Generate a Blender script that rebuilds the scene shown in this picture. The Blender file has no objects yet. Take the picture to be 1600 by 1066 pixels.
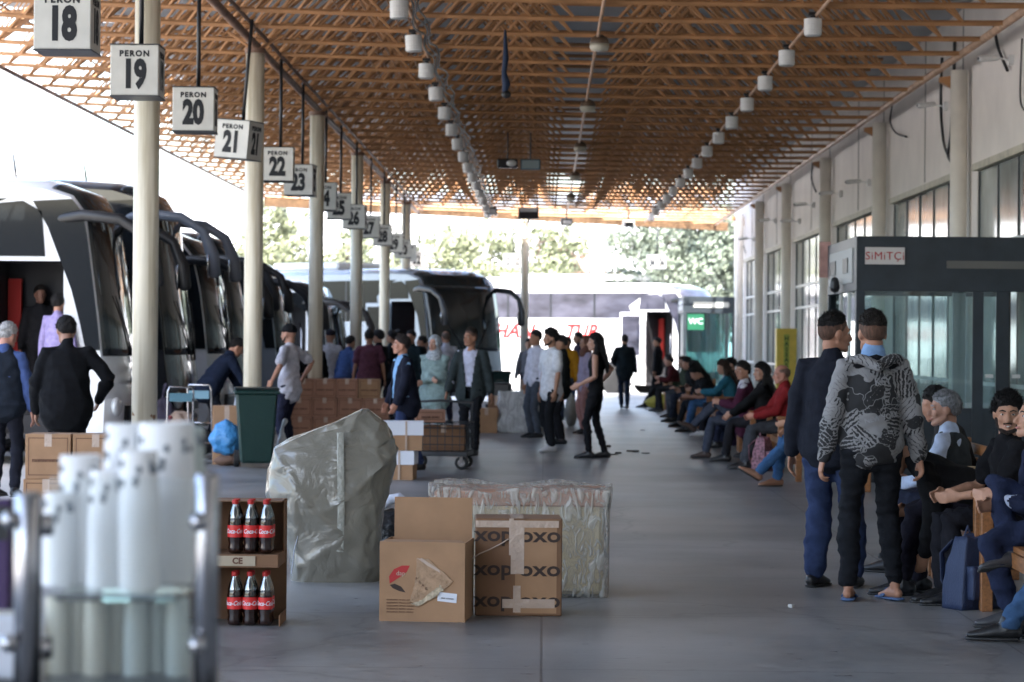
import bpy, bmesh, math, random
import numpy as np
from mathutils import Vector, Matrix, noise
random.seed(7); rng = np.random.default_rng(7)
R = math.radians
S = bpy.context.scene
COL = S.collection
# ------------------------------------------------------------------ camera, light, exposure
CAM_H, FPX = 1.53, 4000.0
YAW, PITCH, ROLL = 0.716, 0.03, 0.5
cd = bpy.data.cameras.new('camera'); cam = bpy.data.objects.new('camera', cd); COL.objects.link(cam)
cd.lens = 90; cd.sensor_width = 36; cd.clip_end = 3000; cd.clip_start = 0.1
cd.dof.use_dof = True; cd.dof.focus_distance = 14.6; cd.dof.aperture_fstop = 4.9
RM = Matrix.Rotation(R(YAW), 3, 'Z') @ Matrix.Rotation(R(90+PITCH), 3, 'X') @ Matrix.Rotation(R(ROLL), 3, 'Z')
cam.matrix_world = Matrix.Translation((0, 0, CAM_H)) @ RM.to_4x4()
S.camera = cam
SUN_EL, SUN_AZ = 54.0, 172.0     # azimuth from +Y clockwise: the sun stands behind the camera, a little to the right
w = bpy.data.worlds.new('World'); S.world = w; w.use_nodes = True
nt = w.node_tree; sky = nt.nodes.new('ShaderNodeTexSky'); sky.sky_type = 'NISHITA'; sky.sun_disc = False
sky.sun_elevation = R(SUN_EL); sky.sun_rotation = R(SUN_AZ); sky.air_density = 1.0; sky.dust_density = 3.0
bg = nt.nodes['Background']; bg.inputs[1].default_value = 0.15; nt.links.new(sky.outputs[0], bg.inputs[0])
sl = bpy.data.lights.new('sun', 'SUN'); sun = bpy.data.objects.new('sun', sl); COL.objects.link(sun)
sl.energy = 2.6; sl.angle = R(0.5); sl.color = (1, .95, .87)
sd = Vector((math.sin(R(SUN_AZ))*math.cos(R(SUN_EL)), math.cos(R(SUN_AZ))*math.cos(R(SUN_EL)), math.sin(R(SUN_EL))))
sun.rotation_euler = sd.to_track_quat('Z', 'Y').to_euler()
S.view_settings.view_transform = 'Standard'; S.view_settings.look = 'None'; S.view_settings.gamma = 1
S.view_settings.exposure = 2.85
S.render.engine = 'CYCLES'; S.cycles.max_bounces = 7; S.cycles.transparent_max_bounces = 12
S.cycles.use_denoising = True

def ray(px, py):
    return RM @ Vector(((px-800)/FPX, -(py-533)/FPX, -1))
def at(px, py, D):
    d = ray(px, py); return Vector((0, 0, CAM_H)) + d*(D/d.y)
def G(px, py, z=0.0):
    d = ray(px, py); return Vector((0, 0, CAM_H)) + d*((z-CAM_H)/d.z)
def XX(px, D): return at(px, 540, D).x

# ------------------------------------------------------------------ materials
MATS = {}
def mat(key, col, rough=.6, metal=0, var=0, vscale=8, bump=0, bscale=60, spec=.5, rvar=0, stretch=(1, 1, 1), alpha=None, coat=0, em=0):
    if key in MATS: return MATS[key]
    m = bpy.data.materials.new(key); m.use_nodes = True; N = m.node_tree.nodes; L = m.node_tree.links
    b = N['Principled BSDF']; b.inputs['Base Color'].default_value = (*col, 1)
    b.inputs['Roughness'].default_value = rough; b.inputs['Metallic'].default_value = metal
    b.inputs['Specular IOR Level'].default_value = spec
    b.inputs['Coat Weight'].default_value = coat
    if em: b.inputs['Emission Color'].default_value = (*col, 1); b.inputs['Emission Strength'].default_value = em
    if alpha is not None: b.inputs['Alpha'].default_value = alpha
    if var or bump or rvar:
        tc = N.new('ShaderNodeTexCoord'); mp = N.new('ShaderNodeMapping'); mp.inputs['Scale'].default_value = stretch
        L.new(tc.outputs['Object'], mp.inputs[0])
    if var or rvar:
        nz = N.new('ShaderNodeTexNoise'); nz.inputs['Scale'].default_value = vscale; nz.inputs['Detail'].default_value = 7
        L.new(mp.outputs[0], nz.inputs[0])
        if var:
            r = N.new('ShaderNodeValToRGB'); r.color_ramp.elements[0].position = .3; r.color_ramp.elements[1].position = .7
            r.color_ramp.elements[0].color = (*[c*(1-var) for c in col], 1)
            r.color_ramp.elements[1].color = (*[min(1, c*(1+var)) for c in col], 1)
            L.new(nz.outputs[0], r.inputs[0]); L.new(r.outputs[0], b.inputs['Base Color'])
        if rvar:
            mr = N.new('ShaderNodeMapRange'); mr.inputs[1].default_value = .3; mr.inputs[2].default_value = .7
            mr.inputs[3].default_value = max(.02, rough-rvar); mr.inputs[4].default_value = min(1, rough+rvar)
            L.new(nz.outputs[0], mr.inputs[0]); L.new(mr.outputs[0], b.inputs['Roughness'])
    if bump:
        n2 = N.new('ShaderNodeTexNoise'); n2.inputs['Scale'].default_value = bscale; n2.inputs['Detail'].default_value = 5
        L.new(mp.outputs[0], n2.inputs[0])
        bp = N.new('ShaderNodeBump'); bp.inputs['Strength'].default_value = bump; bp.inputs['Distance'].default_value = .02
        L.new(n2.outputs[0], bp.inputs['Height']); L.new(bp.outputs[0], b.inputs['Normal'])
    MATS[key] = m; return m
def fab(c, rough=.9): return mat('cloth %.3f %.3f %.3f' % c, c, rough, var=.18, vscale=18, bump=.25, bscale=90, spec=.15)
def skin(c=(.42, .22, .14)): return mat('skin %.2f %.2f %.2f' % c, c, .55, var=.1, vscale=30, bump=.05, bscale=200, spec=.35)
def hairm(c=(.012, .01, .009)): return mat('hair %.3f %.3f %.3f' % c, c, .6, var=.4, vscale=60, bump=.8, bscale=260, spec=.3, stretch=(1, 1, .35))
M_ochre = mat('ochre paint', (.40, .20, .085), .5, var=.25, vscale=3, bump=.05, bscale=30)
M_rust = mat('worn brown pipe paint', (.19, .11, .075), .55, var=.35, vscale=6)
M_pipe = mat('pale brown pipe', (.42, .27, .18), .5, var=.25, vscale=6)
M_cover = mat('grey roof sheet', (.36, .39, .42), .6, var=.15, vscale=.8)
M_cream = None
M_white = mat('white enamel', (.72, .72, .70), .45, var=.06, vscale=10)
M_black = mat('black plastic', (.012, .013, .015), .4)
M_dark = mat('dark steel', (.03, .033, .038), .45, var=.2)
M_slate = mat('slate grey painted frame', (.028, .038, .048), .4, var=.2, vscale=4)
M_steel = mat('brushed stainless steel', (.42, .42, .44), .22, 1, rvar=.08, vscale=30, stretch=(1, 1, .1))
M_wallw = mat('cream stucco wall', (.74, .69, .64), .85, var=.07, vscale=1.2, bump=.25, bscale=40)
M_alu = mat('white window frame', (.55, .56, .54), .45)
M_beige = mat('beige window sill', (.46, .42, .33), .6, var=.2, vscale=5)
M_wood = mat('varnished bench wood', (.26, .105, .035), .45, var=.35, vscale=9, stretch=(6, 1, 6), bump=.15, bscale=40)
M_card = mat('brown cardboard', (.36, .21, .115), .85, var=.1, vscale=6, bump=.12, bscale=14)
M_card2 = mat('reddish brown cardboard', (.36, .19, .125), .85, var=.12, vscale=5, bump=.1, bscale=14)
M_card3 = mat('dark brown cardboard', (.20, .105, .055), .85, var=.12, vscale=5, bump=.1, bscale=14)
M_ink = mat('dark printing ink', (.045, .028, .022), .8)
M_inkb = mat('brown printing ink', (.12, .055, .035), .8)
M_red = mat('red paint', (.42, .012, .012), .5)
M_paper = mat('white paper', (.7, .72, .78), .8, bump=.05)
M_tape = mat('clear packing tape', (.50, .38, .30), .22, bump=.5, bscale=30)
M_tyre = mat('tyre rubber', (.02, .02, .02), .8)

M_sglass = mat('bus side glass', (.010, .012, .014), .06, spec=.3)
def glass(key, tint, trans=.6, rough=.04):
    if key in MATS: return MATS[key]
    m = bpy.data.materials.new(key); m.use_nodes = True; N = m.node_tree.nodes; L = m.node_tree.links
    for n in list(N):
        if n.type != 'OUTPUT_MATERIAL': N.remove(n)
    out = [n for n in N if n.type == 'OUTPUT_MATERIAL'][0]
    t = N.new('ShaderNodeBsdfTransparent'); t.inputs[0].default_value = (*tint, 1)
    g = N.new('ShaderNodeBsdfGlossy'); g.inputs['Roughness'].default_value = rough; g.inputs[0].default_value = (.9, .95, .95, 1)
    fr = N.new('ShaderNodeFresnel'); fr.inputs[0].default_value = 1.5
    ad = N.new('ShaderNodeMath'); ad.operation = 'ADD'; ad.inputs[1].default_value = 1-trans; ad.use_clamp = True
    L.new(fr.outputs[0], ad.inputs[0]); mx = N.new('ShaderNodeMixShader')
    L.new(ad.outputs[0], mx.inputs[0]); L.new(t.outputs[0], mx.inputs[1]); L.new(g.outputs[0], mx.inputs[2]); L.new(mx.outputs[0], out.inputs[0])
    MATS[key] = m; return m
M_glass = glass('clear booth glass', (.82, .90, .90), .93)
M_case = glass('thick counter glass', (.97, .985, .98), .97)
M_bglass = mat('bus glass', (.012, .016, .018), .05, spec=.65)
M_wglass = mat('terminal window glass', (.30, .34, .325), .10, spec=.9, var=.5, vscale=.9, bump=.02, bscale=3)  # pale mottled base colour stands in for reflections in the panes

# ------------------------------------------------------------------ mesh builder
class MB:
    def __init__(s): s.v = []; s.f = []; s.n = 0; s.mi = []; s.cur = 0
    def add(s, vs, fs):
        s.v.extend([tuple(p) for p in vs]); s.f.extend([tuple(i+s.n for i in f) for f in fs])
        s.mi.extend([s.cur]*len(fs)); s.n += len(vs); return s
    def box(s, lo, hi, M=None):
        x0, y0, z0 = lo; x1, y1, z1 = hi
        vs = [Vector(p) for p in ((x0,y0,z0),(x1,y0,z0),(x1,y1,z0),(x0,y1,z0),(x0,y0,z1),(x1,y0,z1),(x1,y1,z1),(x0,y1,z1))]
        if M is not None: vs = [M @ p for p in vs]
        return s.add(vs, ((0,3,2,1),(4,5,6,7),(0,1,5,4),(1,2,6,5),(2,3,7,6),(3,0,4,7)))
    def bar(s, a, b, r, n=6, r2=None):
        return s.tube([a, b], [r, r if r2 is None else r2], n, caps=False)
    def tube(s, pts, rads, n=12, frame=None, caps=True):
        pts = [Vector(p) for p in pts]; rads = [(r, r) if not isinstance(r, (tuple, list)) else r for r in rads]
        tang = []
        for i in range(len(pts)):
            t = pts[min(i+1, len(pts)-1)]-pts[max(i-1, 0)]
            tang.append(t.normalized() if t.length > 1e-9 else Vector((0, 0, 1)))
        if frame is None:
            ref = Vector((0, 0, 1)) if abs(tang[0].z) < .85 else Vector((0, 1, 0))
            fx = tang[0].cross(ref).normalized()
        else: fx = Vector(frame)
        if caps:
            t0, t1 = tang[0], tang[-1]; a0, a1 = min(rads[0]), min(rads[-1])
            P = [pts[0]-t0*a0, pts[0]-t0*a0*.7]+pts+[pts[-1]+t1*a1*.7, pts[-1]+t1*a1]
            Rr = [(rads[0][0]*.12, rads[0][1]*.12), (rads[0][0]*.7, rads[0][1]*.7)]+rads+[(rads[-1][0]*.7, rads[-1][1]*.7), (rads[-1][0]*.12, rads[-1][1]*.12)]
            T = [t0, t0]+tang+[t1, t1]
        else: P, Rr, T = pts, rads, tang
        vs = []
        for p, (a, b), t in zip(P, Rr, T):
            fx = (fx - t*fx.dot(t)); fx = fx.normalized() if fx.length > 1e-6 else t.orthogonal().normalized()
            fy = t.cross(fx)
            for k in range(n):
                c = 2*math.pi*k/n; vs.append(p+fx*(a*math.cos(c))+fy*(b*math.sin(c)))
        fs = [(i*n+k, i*n+(k+1) % n, (i+1)*n+(k+1) % n, (i+1)*n+k) for i in range(len(P)-1) for k in range(n)]
        fs.append(tuple(range(n-1, -1, -1))); fs.append(tuple((len(P)-1)*n+k for k in range(n)))
        return s.add(vs, fs)
    def ell(s, c, r, F=None, nu=14, nv=9, fn=None):
        vs = []; F = F or (Vector((1,0,0)), Vector((0,1,0)), Vector((0,0,1))); c = Vector(c)
        for j in range(nv+1):
            th = math.pi*j/nv
            for i in range(nu):
                ph = 2*math.pi*i/nu; d = (math.sin(th)*math.cos(ph)*r[0], math.sin(th)*math.sin(ph)*r[1], math.cos(th)*r[2])
                if fn: d = fn(d)
                vs.append(c+F[0]*d[0]+F[1]*d[1]+F[2]*d[2])
        fs = []
        for j in range(nv):
            for i in range(nu):
                a, b, cc, d_ = j*nu+i, (j+1)*nu+i, (j+1)*nu+(i+1) % nu, j*nu+(i+1) % nu
                fs.append((a, b, cc, d_))
        return s.add(vs, fs)
    def lathe(s, prof, c=(0, 0, 0), n=20):
        vs = [(c[0]+r*math.cos(2*math.pi*k/n), c[1]+r*math.sin(2*math.pi*k/n), c[2]+z) for r, z in prof for k in range(n)]
        fs = [(i*n+k, i*n+(k+1) % n, (i+1)*n+(k+1) % n, (i+1)*n+k) for i in range(len(prof)-1) for k in range(n)]
        fs += [tuple(range(n-1, -1, -1)), tuple((len(prof)-1)*n+k for k in range(n))]
        return s.add(vs, fs)
    def prism(s, poly, y0, y1, swap=lambda a, b, t: (a, t, b)):
        n = len(poly); vs = [swap(a, b, y0) for a, b in poly]+[swap(a, b, y1) for a, b in poly]
        fs = [tuple(range(n)), tuple(range(2*n-1, n-1, -1))]+[(i, n+i, n+(i+1) % n, (i+1) % n) for i in range(n)]
        return s.add(vs, fs)
    def mesh(s, name):
        me = bpy.data.meshes.new(name); me.from_pydata(s.v, [], s.f); me.update(); return me
    def build(s, name, m, parent=None, smooth=False, bevel=0, loc=None, rz=None, recalc=True):
        me = s.mesh(name)
        if recalc or bevel:
            bm = bmesh.new(); bm.from_mesh(me)
            if recalc: bmesh.ops.recalc_face_normals(bm, faces=bm.faces)
            if bevel: bmesh.ops.bevel(bm, geom=bm.edges[:], offset=bevel, segments=1, affect='EDGES', profile=.5)
            bm.to_mesh(me); bm.free()
        for q in (m if isinstance(m, (list, tuple)) else [m]): me.materials.append(q)
        if isinstance(m, (list, tuple)) and not bevel: me.polygons.foreach_set('material_index', s.mi)
        if smooth: me.polygons.foreach_set('use_smooth', [True]*len(me.polygons))
        o = bpy.data.objects.new(name, me); COL.objects.link(o)
        if parent: o.parent = parent
        if loc is not None: o.location = loc
        if rz is not None: o.rotation_euler[2] = rz
        return o
def shade_auto(o, ang=40):
    me = o.data; me.polygons.foreach_set('use_smooth', [True]*len(me.polygons)); me.set_sharp_from_angle(angle=R(ang)); return o
def tag(o, label, cat=None, group=None, kind=None):
    if label: o['label'] = label
    if cat: o['category'] = cat
    if group: o['group'] = group
    if kind: o['kind'] = kind
    return o
def empty(name, loc=(0, 0, 0), rz=0, label=None, cat=None, group=None):
    o = bpy.data.objects.new(name, None); COL.objects.link(o); o.location = loc; o.rotation_euler[2] = rz
    o.empty_display_size = .1; return tag(o, label, cat, group)
def copy_tree(o, parent=None):
    kids = [c for c in bpy.data.objects if c.parent is o]
    c = o.copy(); COL.objects.link(c); c.parent = parent
    for k in kids: copy_tree(k, c)
    return c
def eval_mesh(o):
    dg = bpy.context.evaluated_depsgraph_get(); dg.update()
    return bpy.data.meshes.new_from_object(o.evaluated_get(dg))
def text_mesh(body, size, bold=0, sx=1, shear=0, extrude=.001, space=1, res=3, align='CENTER'):
    c = bpy.data.curves.new('txt', 'FONT'); c.body = body; c.size = size; c.offset = bold; c.extrude = extrude; c.shear = shear
    c.align_x = align; c.align_y = 'CENTER'; c.space_character = space; c.resolution_u = res; c.fill_mode = 'BOTH'
    o = bpy.data.objects.new('txt', c); COL.objects.link(o); me = eval_mesh(o)
    bpy.data.objects.remove(o); bpy.data.curves.remove(c)
    if sx != 1: me.transform(Matrix.Diagonal((sx, 1, 1, 1)))
    return me
def text(name, body, size, m, M, parent=None, **k):
    """M: matrix that carries text plane (x right, y up, z towards the reader) into the parent's space"""
    me = text_mesh(body, size, **k); me.transform(M); me.materials.clear(); me.materials.append(m)
    o = bpy.data.objects.new(name, me); COL.objects.link(o)
    if parent: o.parent = parent
    return o
def face_M(pos, yaw=0):   # text facing -Y when yaw = 0, turned by yaw about z
    return Matrix.Translation(pos) @ Matrix.Rotation(yaw, 4, 'Z') @ Matrix.Rotation(R(90), 4, 'X')

# ------------------------------------------------------------------ setting: platform, apron, far ground
def floor_mat():
    m = bpy.data.materials.new('platform concrete'); m.use_nodes = True; N = m.node_tree.nodes; L = m.node_tree.links; b = N['Principled BSDF']
    tc = N.new('ShaderNodeTexCoord'); mp = N.new('ShaderNodeMapping'); mp.inputs['Scale'].default_value = (1, 3.0, 1); L.new(tc.outputs['Object'], mp.inputs[0])
    n1 = N.new('ShaderNodeTexNoise'); n1.inputs['Scale'].default_value = .6; n1.inputs['Detail'].default_value = 9; L.new(tc.outputs['Object'], n1.inputs[0])
    n2 = N.new('ShaderNodeTexNoise'); n2.inputs['Scale'].default_value = 6; n2.inputs['Detail'].default_value = 12; n2.inputs['Roughness'].default_value = .75; L.new(mp.outputs[0], n2.inputs[0])
    br = N.new('ShaderNodeTexBrick'); br.offset = 0; br.inputs['Scale'].default_value = 1; br.inputs['Brick Width'].default_value = 2.4; br.inputs['Row Height'].default_value = 2.4
    br.inputs['Mortar Size'].default_value = .007; br.inputs['Color1'].default_value = (1, 1, 1, 1); br.inputs['Color2'].default_value = (.88, .88, .88, 1); br.inputs['Mortar'].default_value = (.45, .45, .45, 1)
    L.new(tc.outputs['Object'], br.inputs[0])
    r = N.new('ShaderNodeValToRGB'); e = r.color_ramp.elements; e[0].position = .38; e[0].color = (.112, .115, .120, 1); e[1].position = .60; e[1].color = (.36, .36, .36, 1)
    mx0 = N.new('ShaderNodeMix'); mx0.inputs[0].default_value = .6; L.new(n1.outputs[0], mx0.inputs[2]); L.new(n2.outputs[0], mx0.inputs[3]); L.new(mx0.outputs[0], r.inputs[0])
    mx = N.new('ShaderNodeMix'); mx.data_type = 'RGBA'; mx.blend_type = 'MULTIPLY'; mx.inputs[0].default_value = 1; L.new(r.outputs[0], mx.inputs[6]); L.new(br.outputs[0], mx.inputs[7])
    # stains and spots
    vo = N.new('ShaderNodeTexVoronoi'); vo.inputs['Scale'].default_value = 2.6; L.new(tc.outputs['Object'], vo.inputs[0])
    rs = N.new('ShaderNodeValToRGB'); rs.color_ramp.elements[0].position = .03; rs.color_ramp.elements[0].color = (.35, .35, .35, 1); rs.color_ramp.elements[1].position = .06; rs.color_ramp.elements[1].color = (1, 1, 1, 1); L.new(vo.outputs[0], rs.inputs[0])
    mx3 = N.new('ShaderNodeMix'); mx3.data_type = 'RGBA'; mx3.blend_type = 'MULTIPLY'; mx3.inputs[0].default_value = .9; L.new(mx.outputs[2], mx3.inputs[6]); L.new(rs.outputs[0], mx3.inputs[7])
    v3 = N.new('ShaderNodeTexVoronoi'); v3.inputs['Scale'].default_value = 7; L.new(tc.outputs['Object'], v3.inputs[0])
    r5 = N.new('ShaderNodeValToRGB'); r5.color_ramp.elements[0].position = .05; r5.color_ramp.elements[0].color = (.55, .54, .53, 1); r5.color_ramp.elements[1].position = .10; r5.color_ramp.elements[1].color = (1, 1, 1, 1); L.new(v3.outputs[0], r5.inputs[0])
    m5 = N.new('ShaderNodeMix'); m5.data_type = 'RGBA'; m5.blend_type = 'MULTIPLY'; m5.inputs[0].default_value = .8; L.new(mx3.outputs[2], m5.inputs[6]); L.new(r5.outputs[0], m5.inputs[7])
    nw = N.new('ShaderNodeTexNoise'); nw.inputs['Scale'].default_value = 1.3; nw.inputs['Detail'].default_value = 6; L.new(tc.outputs['Object'], nw.inputs[0]); va = N.new('ShaderNodeVectorMath'); va.operation = 'MULTIPLY_ADD'; va.inputs[1].default_value = (.9, .9, 0); L.new(nw.outputs[1], va.inputs[0]); L.new(tc.outputs['Object'], va.inputs[2])
    v4 = N.new('ShaderNodeTexVoronoi'); v4.feature = 'DISTANCE_TO_EDGE'; v4.inputs['Scale'].default_value = .33; L.new(va.outputs[0], v4.inputs[0])
    r6 = N.new('ShaderNodeValToRGB'); r6.color_ramp.elements[0].position = .002; r6.color_ramp.elements[0].color = (.35, .35, .35, 1); r6.color_ramp.elements[1].position = .007; r6.color_ramp.elements[1].color = (1, 1, 1, 1); L.new(v4.outputs[0], r6.inputs[0])
    m6 = N.new('ShaderNodeMix'); m6.data_type = 'RGBA'; m6.blend_type = 'MULTIPLY'; m6.inputs[0].default_value = .4; L.new(m5.outputs[2], m6.inputs[6]); L.new(r6.outputs[0], m6.inputs[7])
    n7 = N.new('ShaderNodeTexNoise'); n7.inputs['Scale'].default_value = .25; n7.inputs['Detail'].default_value = 4; L.new(tc.outputs['Object'], n7.inputs[0]); r7 = N.new('ShaderNodeValToRGB'); r7.color_ramp.elements[0].position = .4; r7.color_ramp.elements[0].color = (1, .95, .90, 1); r7.color_ramp.elements[1].position = .6; r7.color_ramp.elements[1].color = (.94, .97, 1, 1); L.new(n7.outputs[0], r7.inputs[0])
    m7 = N.new('ShaderNodeMix'); m7.data_type = 'RGBA'; m7.blend_type = 'MULTIPLY'; m7.inputs[0].default_value = 1; L.new(m6.outputs[2], m7.inputs[6]); L.new(r7.outputs[0], m7.inputs[7])
    L.new(m7.outputs[2], b.inputs['Base Color'])
    mr = N.new('ShaderNodeMapRange'); mr.inputs[1].default_value = .3; mr.inputs[2].default_value = .7; mr.inputs[3].default_value = .24; mr.inputs[4].default_value = .5
    L.new(n2.outputs[0], mr.inputs[0]); L.new(mr.outputs[0], b.inputs['Roughness'])
    bp = N.new('ShaderNodeBump'); bp.inputs['Strength'].default_value = .35; bp.inputs['Distance'].default_value = .01; L.new(n2.outputs[0], bp.inputs['Height']); L.new(bp.outputs[0], b.inputs['Normal'])
    return m
M_floor = floor_mat()
M_apron = mat('sunlit concrete apron', (.40, .385, .36), .8, var=.15, vscale=.5, bump=.1)
tag(MB().add([(-900, -60, -.16), (900, -60, -.16), (900, 1500, -.16), (-900, 1500, -.16)], [(0, 1, 2, 3)]).build('ground', M_apron), None, kind='structure')
# platform slab with slanting far end
EX0, EX1, EY0, EY1 = -4.35, 14, 75.0, 80.0
pf = MB(); pf.prism([(EX0, -40), (EX1, -40), (EX1, EY1+3), (5, EY1), (EX0, EY0)], -.155, 0, swap=lambda a, b, t: (a, b, t))
tag(pf.build('platform', M_floor), None, kind='structure')
kb = MB(); kb.box((EX0-.14, -40, -.157), (EX0-.002, EY0, .004))
tag(kb.build('platform_kerb', mat('kerb concrete', (.22, .21, .2), .8, var=.2)), None, kind='structure')

# ------------------------------------------------------------------ canopy (space frame)
A = 1.55
def zb(x): return 5.30-.015*x+.002*x*x
XL, XR = -8.0, 5.32
DEP = .78
def tdir(x):     # which way the web diagonals rise (towards the middle), as zones
    if x < -2.2: return 1
    if x < -1.75: return -1
    if x < -.36: return 1
    if x < .7: return -1
    if x < 1.4: return 1
    return -1
def truss_mesh():
    m = MB(); m.cur = 0
    xs = np.linspace(XL, XR, 18)
    for a, b in zip(xs[:-1], xs[1:]):
        m.box((a, -.022, 0), (b, .022, 0), None) if False else None
        m.bar((a, 0, zb(a)), (b, 0, zb(b)), .030, 5); m.bar((a, 0, zb(a)+DEP), (b, 0, zb(b)+DEP), .026, 4)
        m.bar((a, .18, zb(a)+.0), (b, .18, zb(b)+.0), .014, 4)
    p = .50; x = XL+.1
    while x < XR-.1:
        s_ = tdir(x); x0 = x; x1 = x+s_*.72
        if XL < x1 < XR:
            m.bar((x0, 0, zb(x0)), (x1, .0, zb(x1)+DEP), .021, 5)
            m.bar((x0, 0, zb(x0)), (x1, A*.5, zb(x1)+DEP), .018, 4)
            m.bar((x0, 0, zb(x0)), (x1, -A*.5, zb(x1)+DEP), .018, 4)
        x += p*(.45 if -2.25 < x < -1.7 else 1)
    return m
def endY(x): return EY0-2.5+(x+8)/13.4*7.5
canopy = empty('bus_station_canopy', (0, 0, 0), 0, 'long platform canopy of ochre painted space frame under grey roof sheets', 'canopy')
tm = truss_mesh(); t0 = None; y = 17.3
while y < 77:
    if t0 is None: t0 = tm.build('truss', M_ochre, canopy, recalc=False); o = t0
    elif y < endY(-8)-.2: o = t0.copy(); COL.objects.link(o)
    else: break
    o.location.y = y; y += A
YE = y
def edge_truss(ye):   # trusses where the end slants: cut on the left
    m = MB(); xs = [x for x in np.arange(XL, XR+.01, .7) if endY(x) > ye]
    for a, b in zip(xs[:-1], xs[1:]):
        m.bar((a, 0, zb(a)), (b, 0, zb(b)), .03, 5); m.bar((a, 0, zb(a)+DEP), (b, 0, zb(b)+DEP), .026, 4)
        s_ = tdir(a); m.bar((a, 0, zb(a)), (a+s_*.7, 0, zb(a)+DEP), .021, 5); m.bar((a, 0, zb(a)), (a+s_*.7, A*.5, zb(a)+DEP), .018, 4)
    return m
while y < EY1:
    em_ = edge_truss(y)
    if em_.n: em_.build('truss', M_ochre, canopy, recalc=False).location.y = y
    y += A
# end fascia: stacked timber slats along the slanting end
fm = MB()
for k in range(5):
    z0 = .02+k*.055
    fm.bar((XL, endY(XL)+.3, zb(XL)+z0-.2), (XR+.4, endY(XR)+.3, zb(XR)+z0-.2), .03, 4)
for k in range(6):
    fm.bar((XL, endY(XL)+.25, zb(XL)+.15+k*.12), (XR+.4, endY(XR)+.25, zb(XR)+.15+k*.12), .017, 4)
fm.build('end_fascia', mat('darkened fascia timber', (.17, .10, .05), .7, var=.3), canopy)  # timber colour darkened to hold down the sunlight on the fascia
# longitudinal members
lg = MB()
for x in (-7.9, -6.4, -4.9, -2.75, -.36, 1.45, 4.2):
    lg.bar((x, 10, zb(x)+DEP+.02), (x, endY(x), zb(x)+DEP+.02), .022, 5)
for x in np.arange(-2.5, -1.55, .16):
    lg.bar((x, 14, zb(x)+.16+.0), (x+.0, endY(x), zb(x)+.16), .012, 4)
lg.build('purlin', M_ochre, canopy)
cb = MB(); cb.bar((-3.7, 10, 5.285), (-3.7, EY0, 5.285), .05, 8); cb.bar((-3.58, 10, 5.37), (-3.58, EY0, 5.37), .025, 6); cb.build('column_beam', M_rust, canopy, smooth=True)
gt = MB(); gt.bar((XR, 8, zb(XR)), (XR, endY(XR), zb(XR)), .05, 8); gt.build('edge_pipe', M_pipe, canopy, smooth=True)
le = MB(); le.bar((XL-.05, 8, zb(XL)-.02), (XL-.05, endY(XL), zb(XL)-.02), .035, 6); le.build('eave_pipe', M_rust, canopy, smooth=True)
for nm, x, dz in (('lamp_pipe', 3.02, -.05), ('lamp_pipe', -1.55, -.06), ('lamp_pipe', .62, -.05)):
    q = MB(); q.bar((x, 16, zb(x)+dz), (x, endY(x)-1, zb(x)+dz), .022, 6); q.build(nm, M_pipe, canopy, smooth=True)
# roof sheets: end notched with triangles, open strip towards the left eave
cv = MB(); zc = lambda x: zb(x)+DEP+.12
xs = list(np.linspace(-6.6, 12, 30))
for a, b in zip(xs[:-1], xs[1:]):
    xa, xb2 = min(a, 6.5), min(b, 6.5)
    cv.prism([(a, -10), (b, -10), (b, 69.5), (a, 69.5)], 0, 0, swap=lambda p, q, t: (p, q, zb(min(p, 6.5))+DEP+.12)) if False else None
    cv.add([(a, -40, zc(xa)), (b, -40, zc(xb2)), (b, 69.5, zc(xb2)), (a, 69.5, zc(xa)), (a, -40, zc(xa)+.06), (b, -40, zc(xb2)+.06), (b, 69.5, zc(xb2)+.06), (a, 69.5, zc(xa)+.06)],
           [(0, 3, 2, 1), (4, 5, 6, 7), (0, 1, 5, 4), (2, 3, 7, 6)])
cx = -6.6
while cx < 5.5:     # solid triangles between the open ones
    cv.add([(cx, 69.5, zc(cx)), (cx+1.5, 69.5, zc(cx)), (cx+.75, 73.6, zc(cx)), (cx, 69.5, zc(cx)+.05), (cx+1.5, 69.5, zc(cx)+.05), (cx+.75, 73.6, zc(cx)+.05)],
           [(0, 2, 1), (3, 4, 5), (0, 1, 4, 3), (1, 2, 5, 4), (2, 0, 3, 5)]); cx += 2.3
# outer edge sheets in broken strips so daylight sparkles through
yy = 6
while yy < 70:
    cv.box((-7.95, yy, zb(-7.5)+DEP+.12), (-6.6, yy+.6, zb(-7.5)+DEP+.17)); yy += .78
cv.build('roof_sheet', M_cover, canopy)

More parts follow.
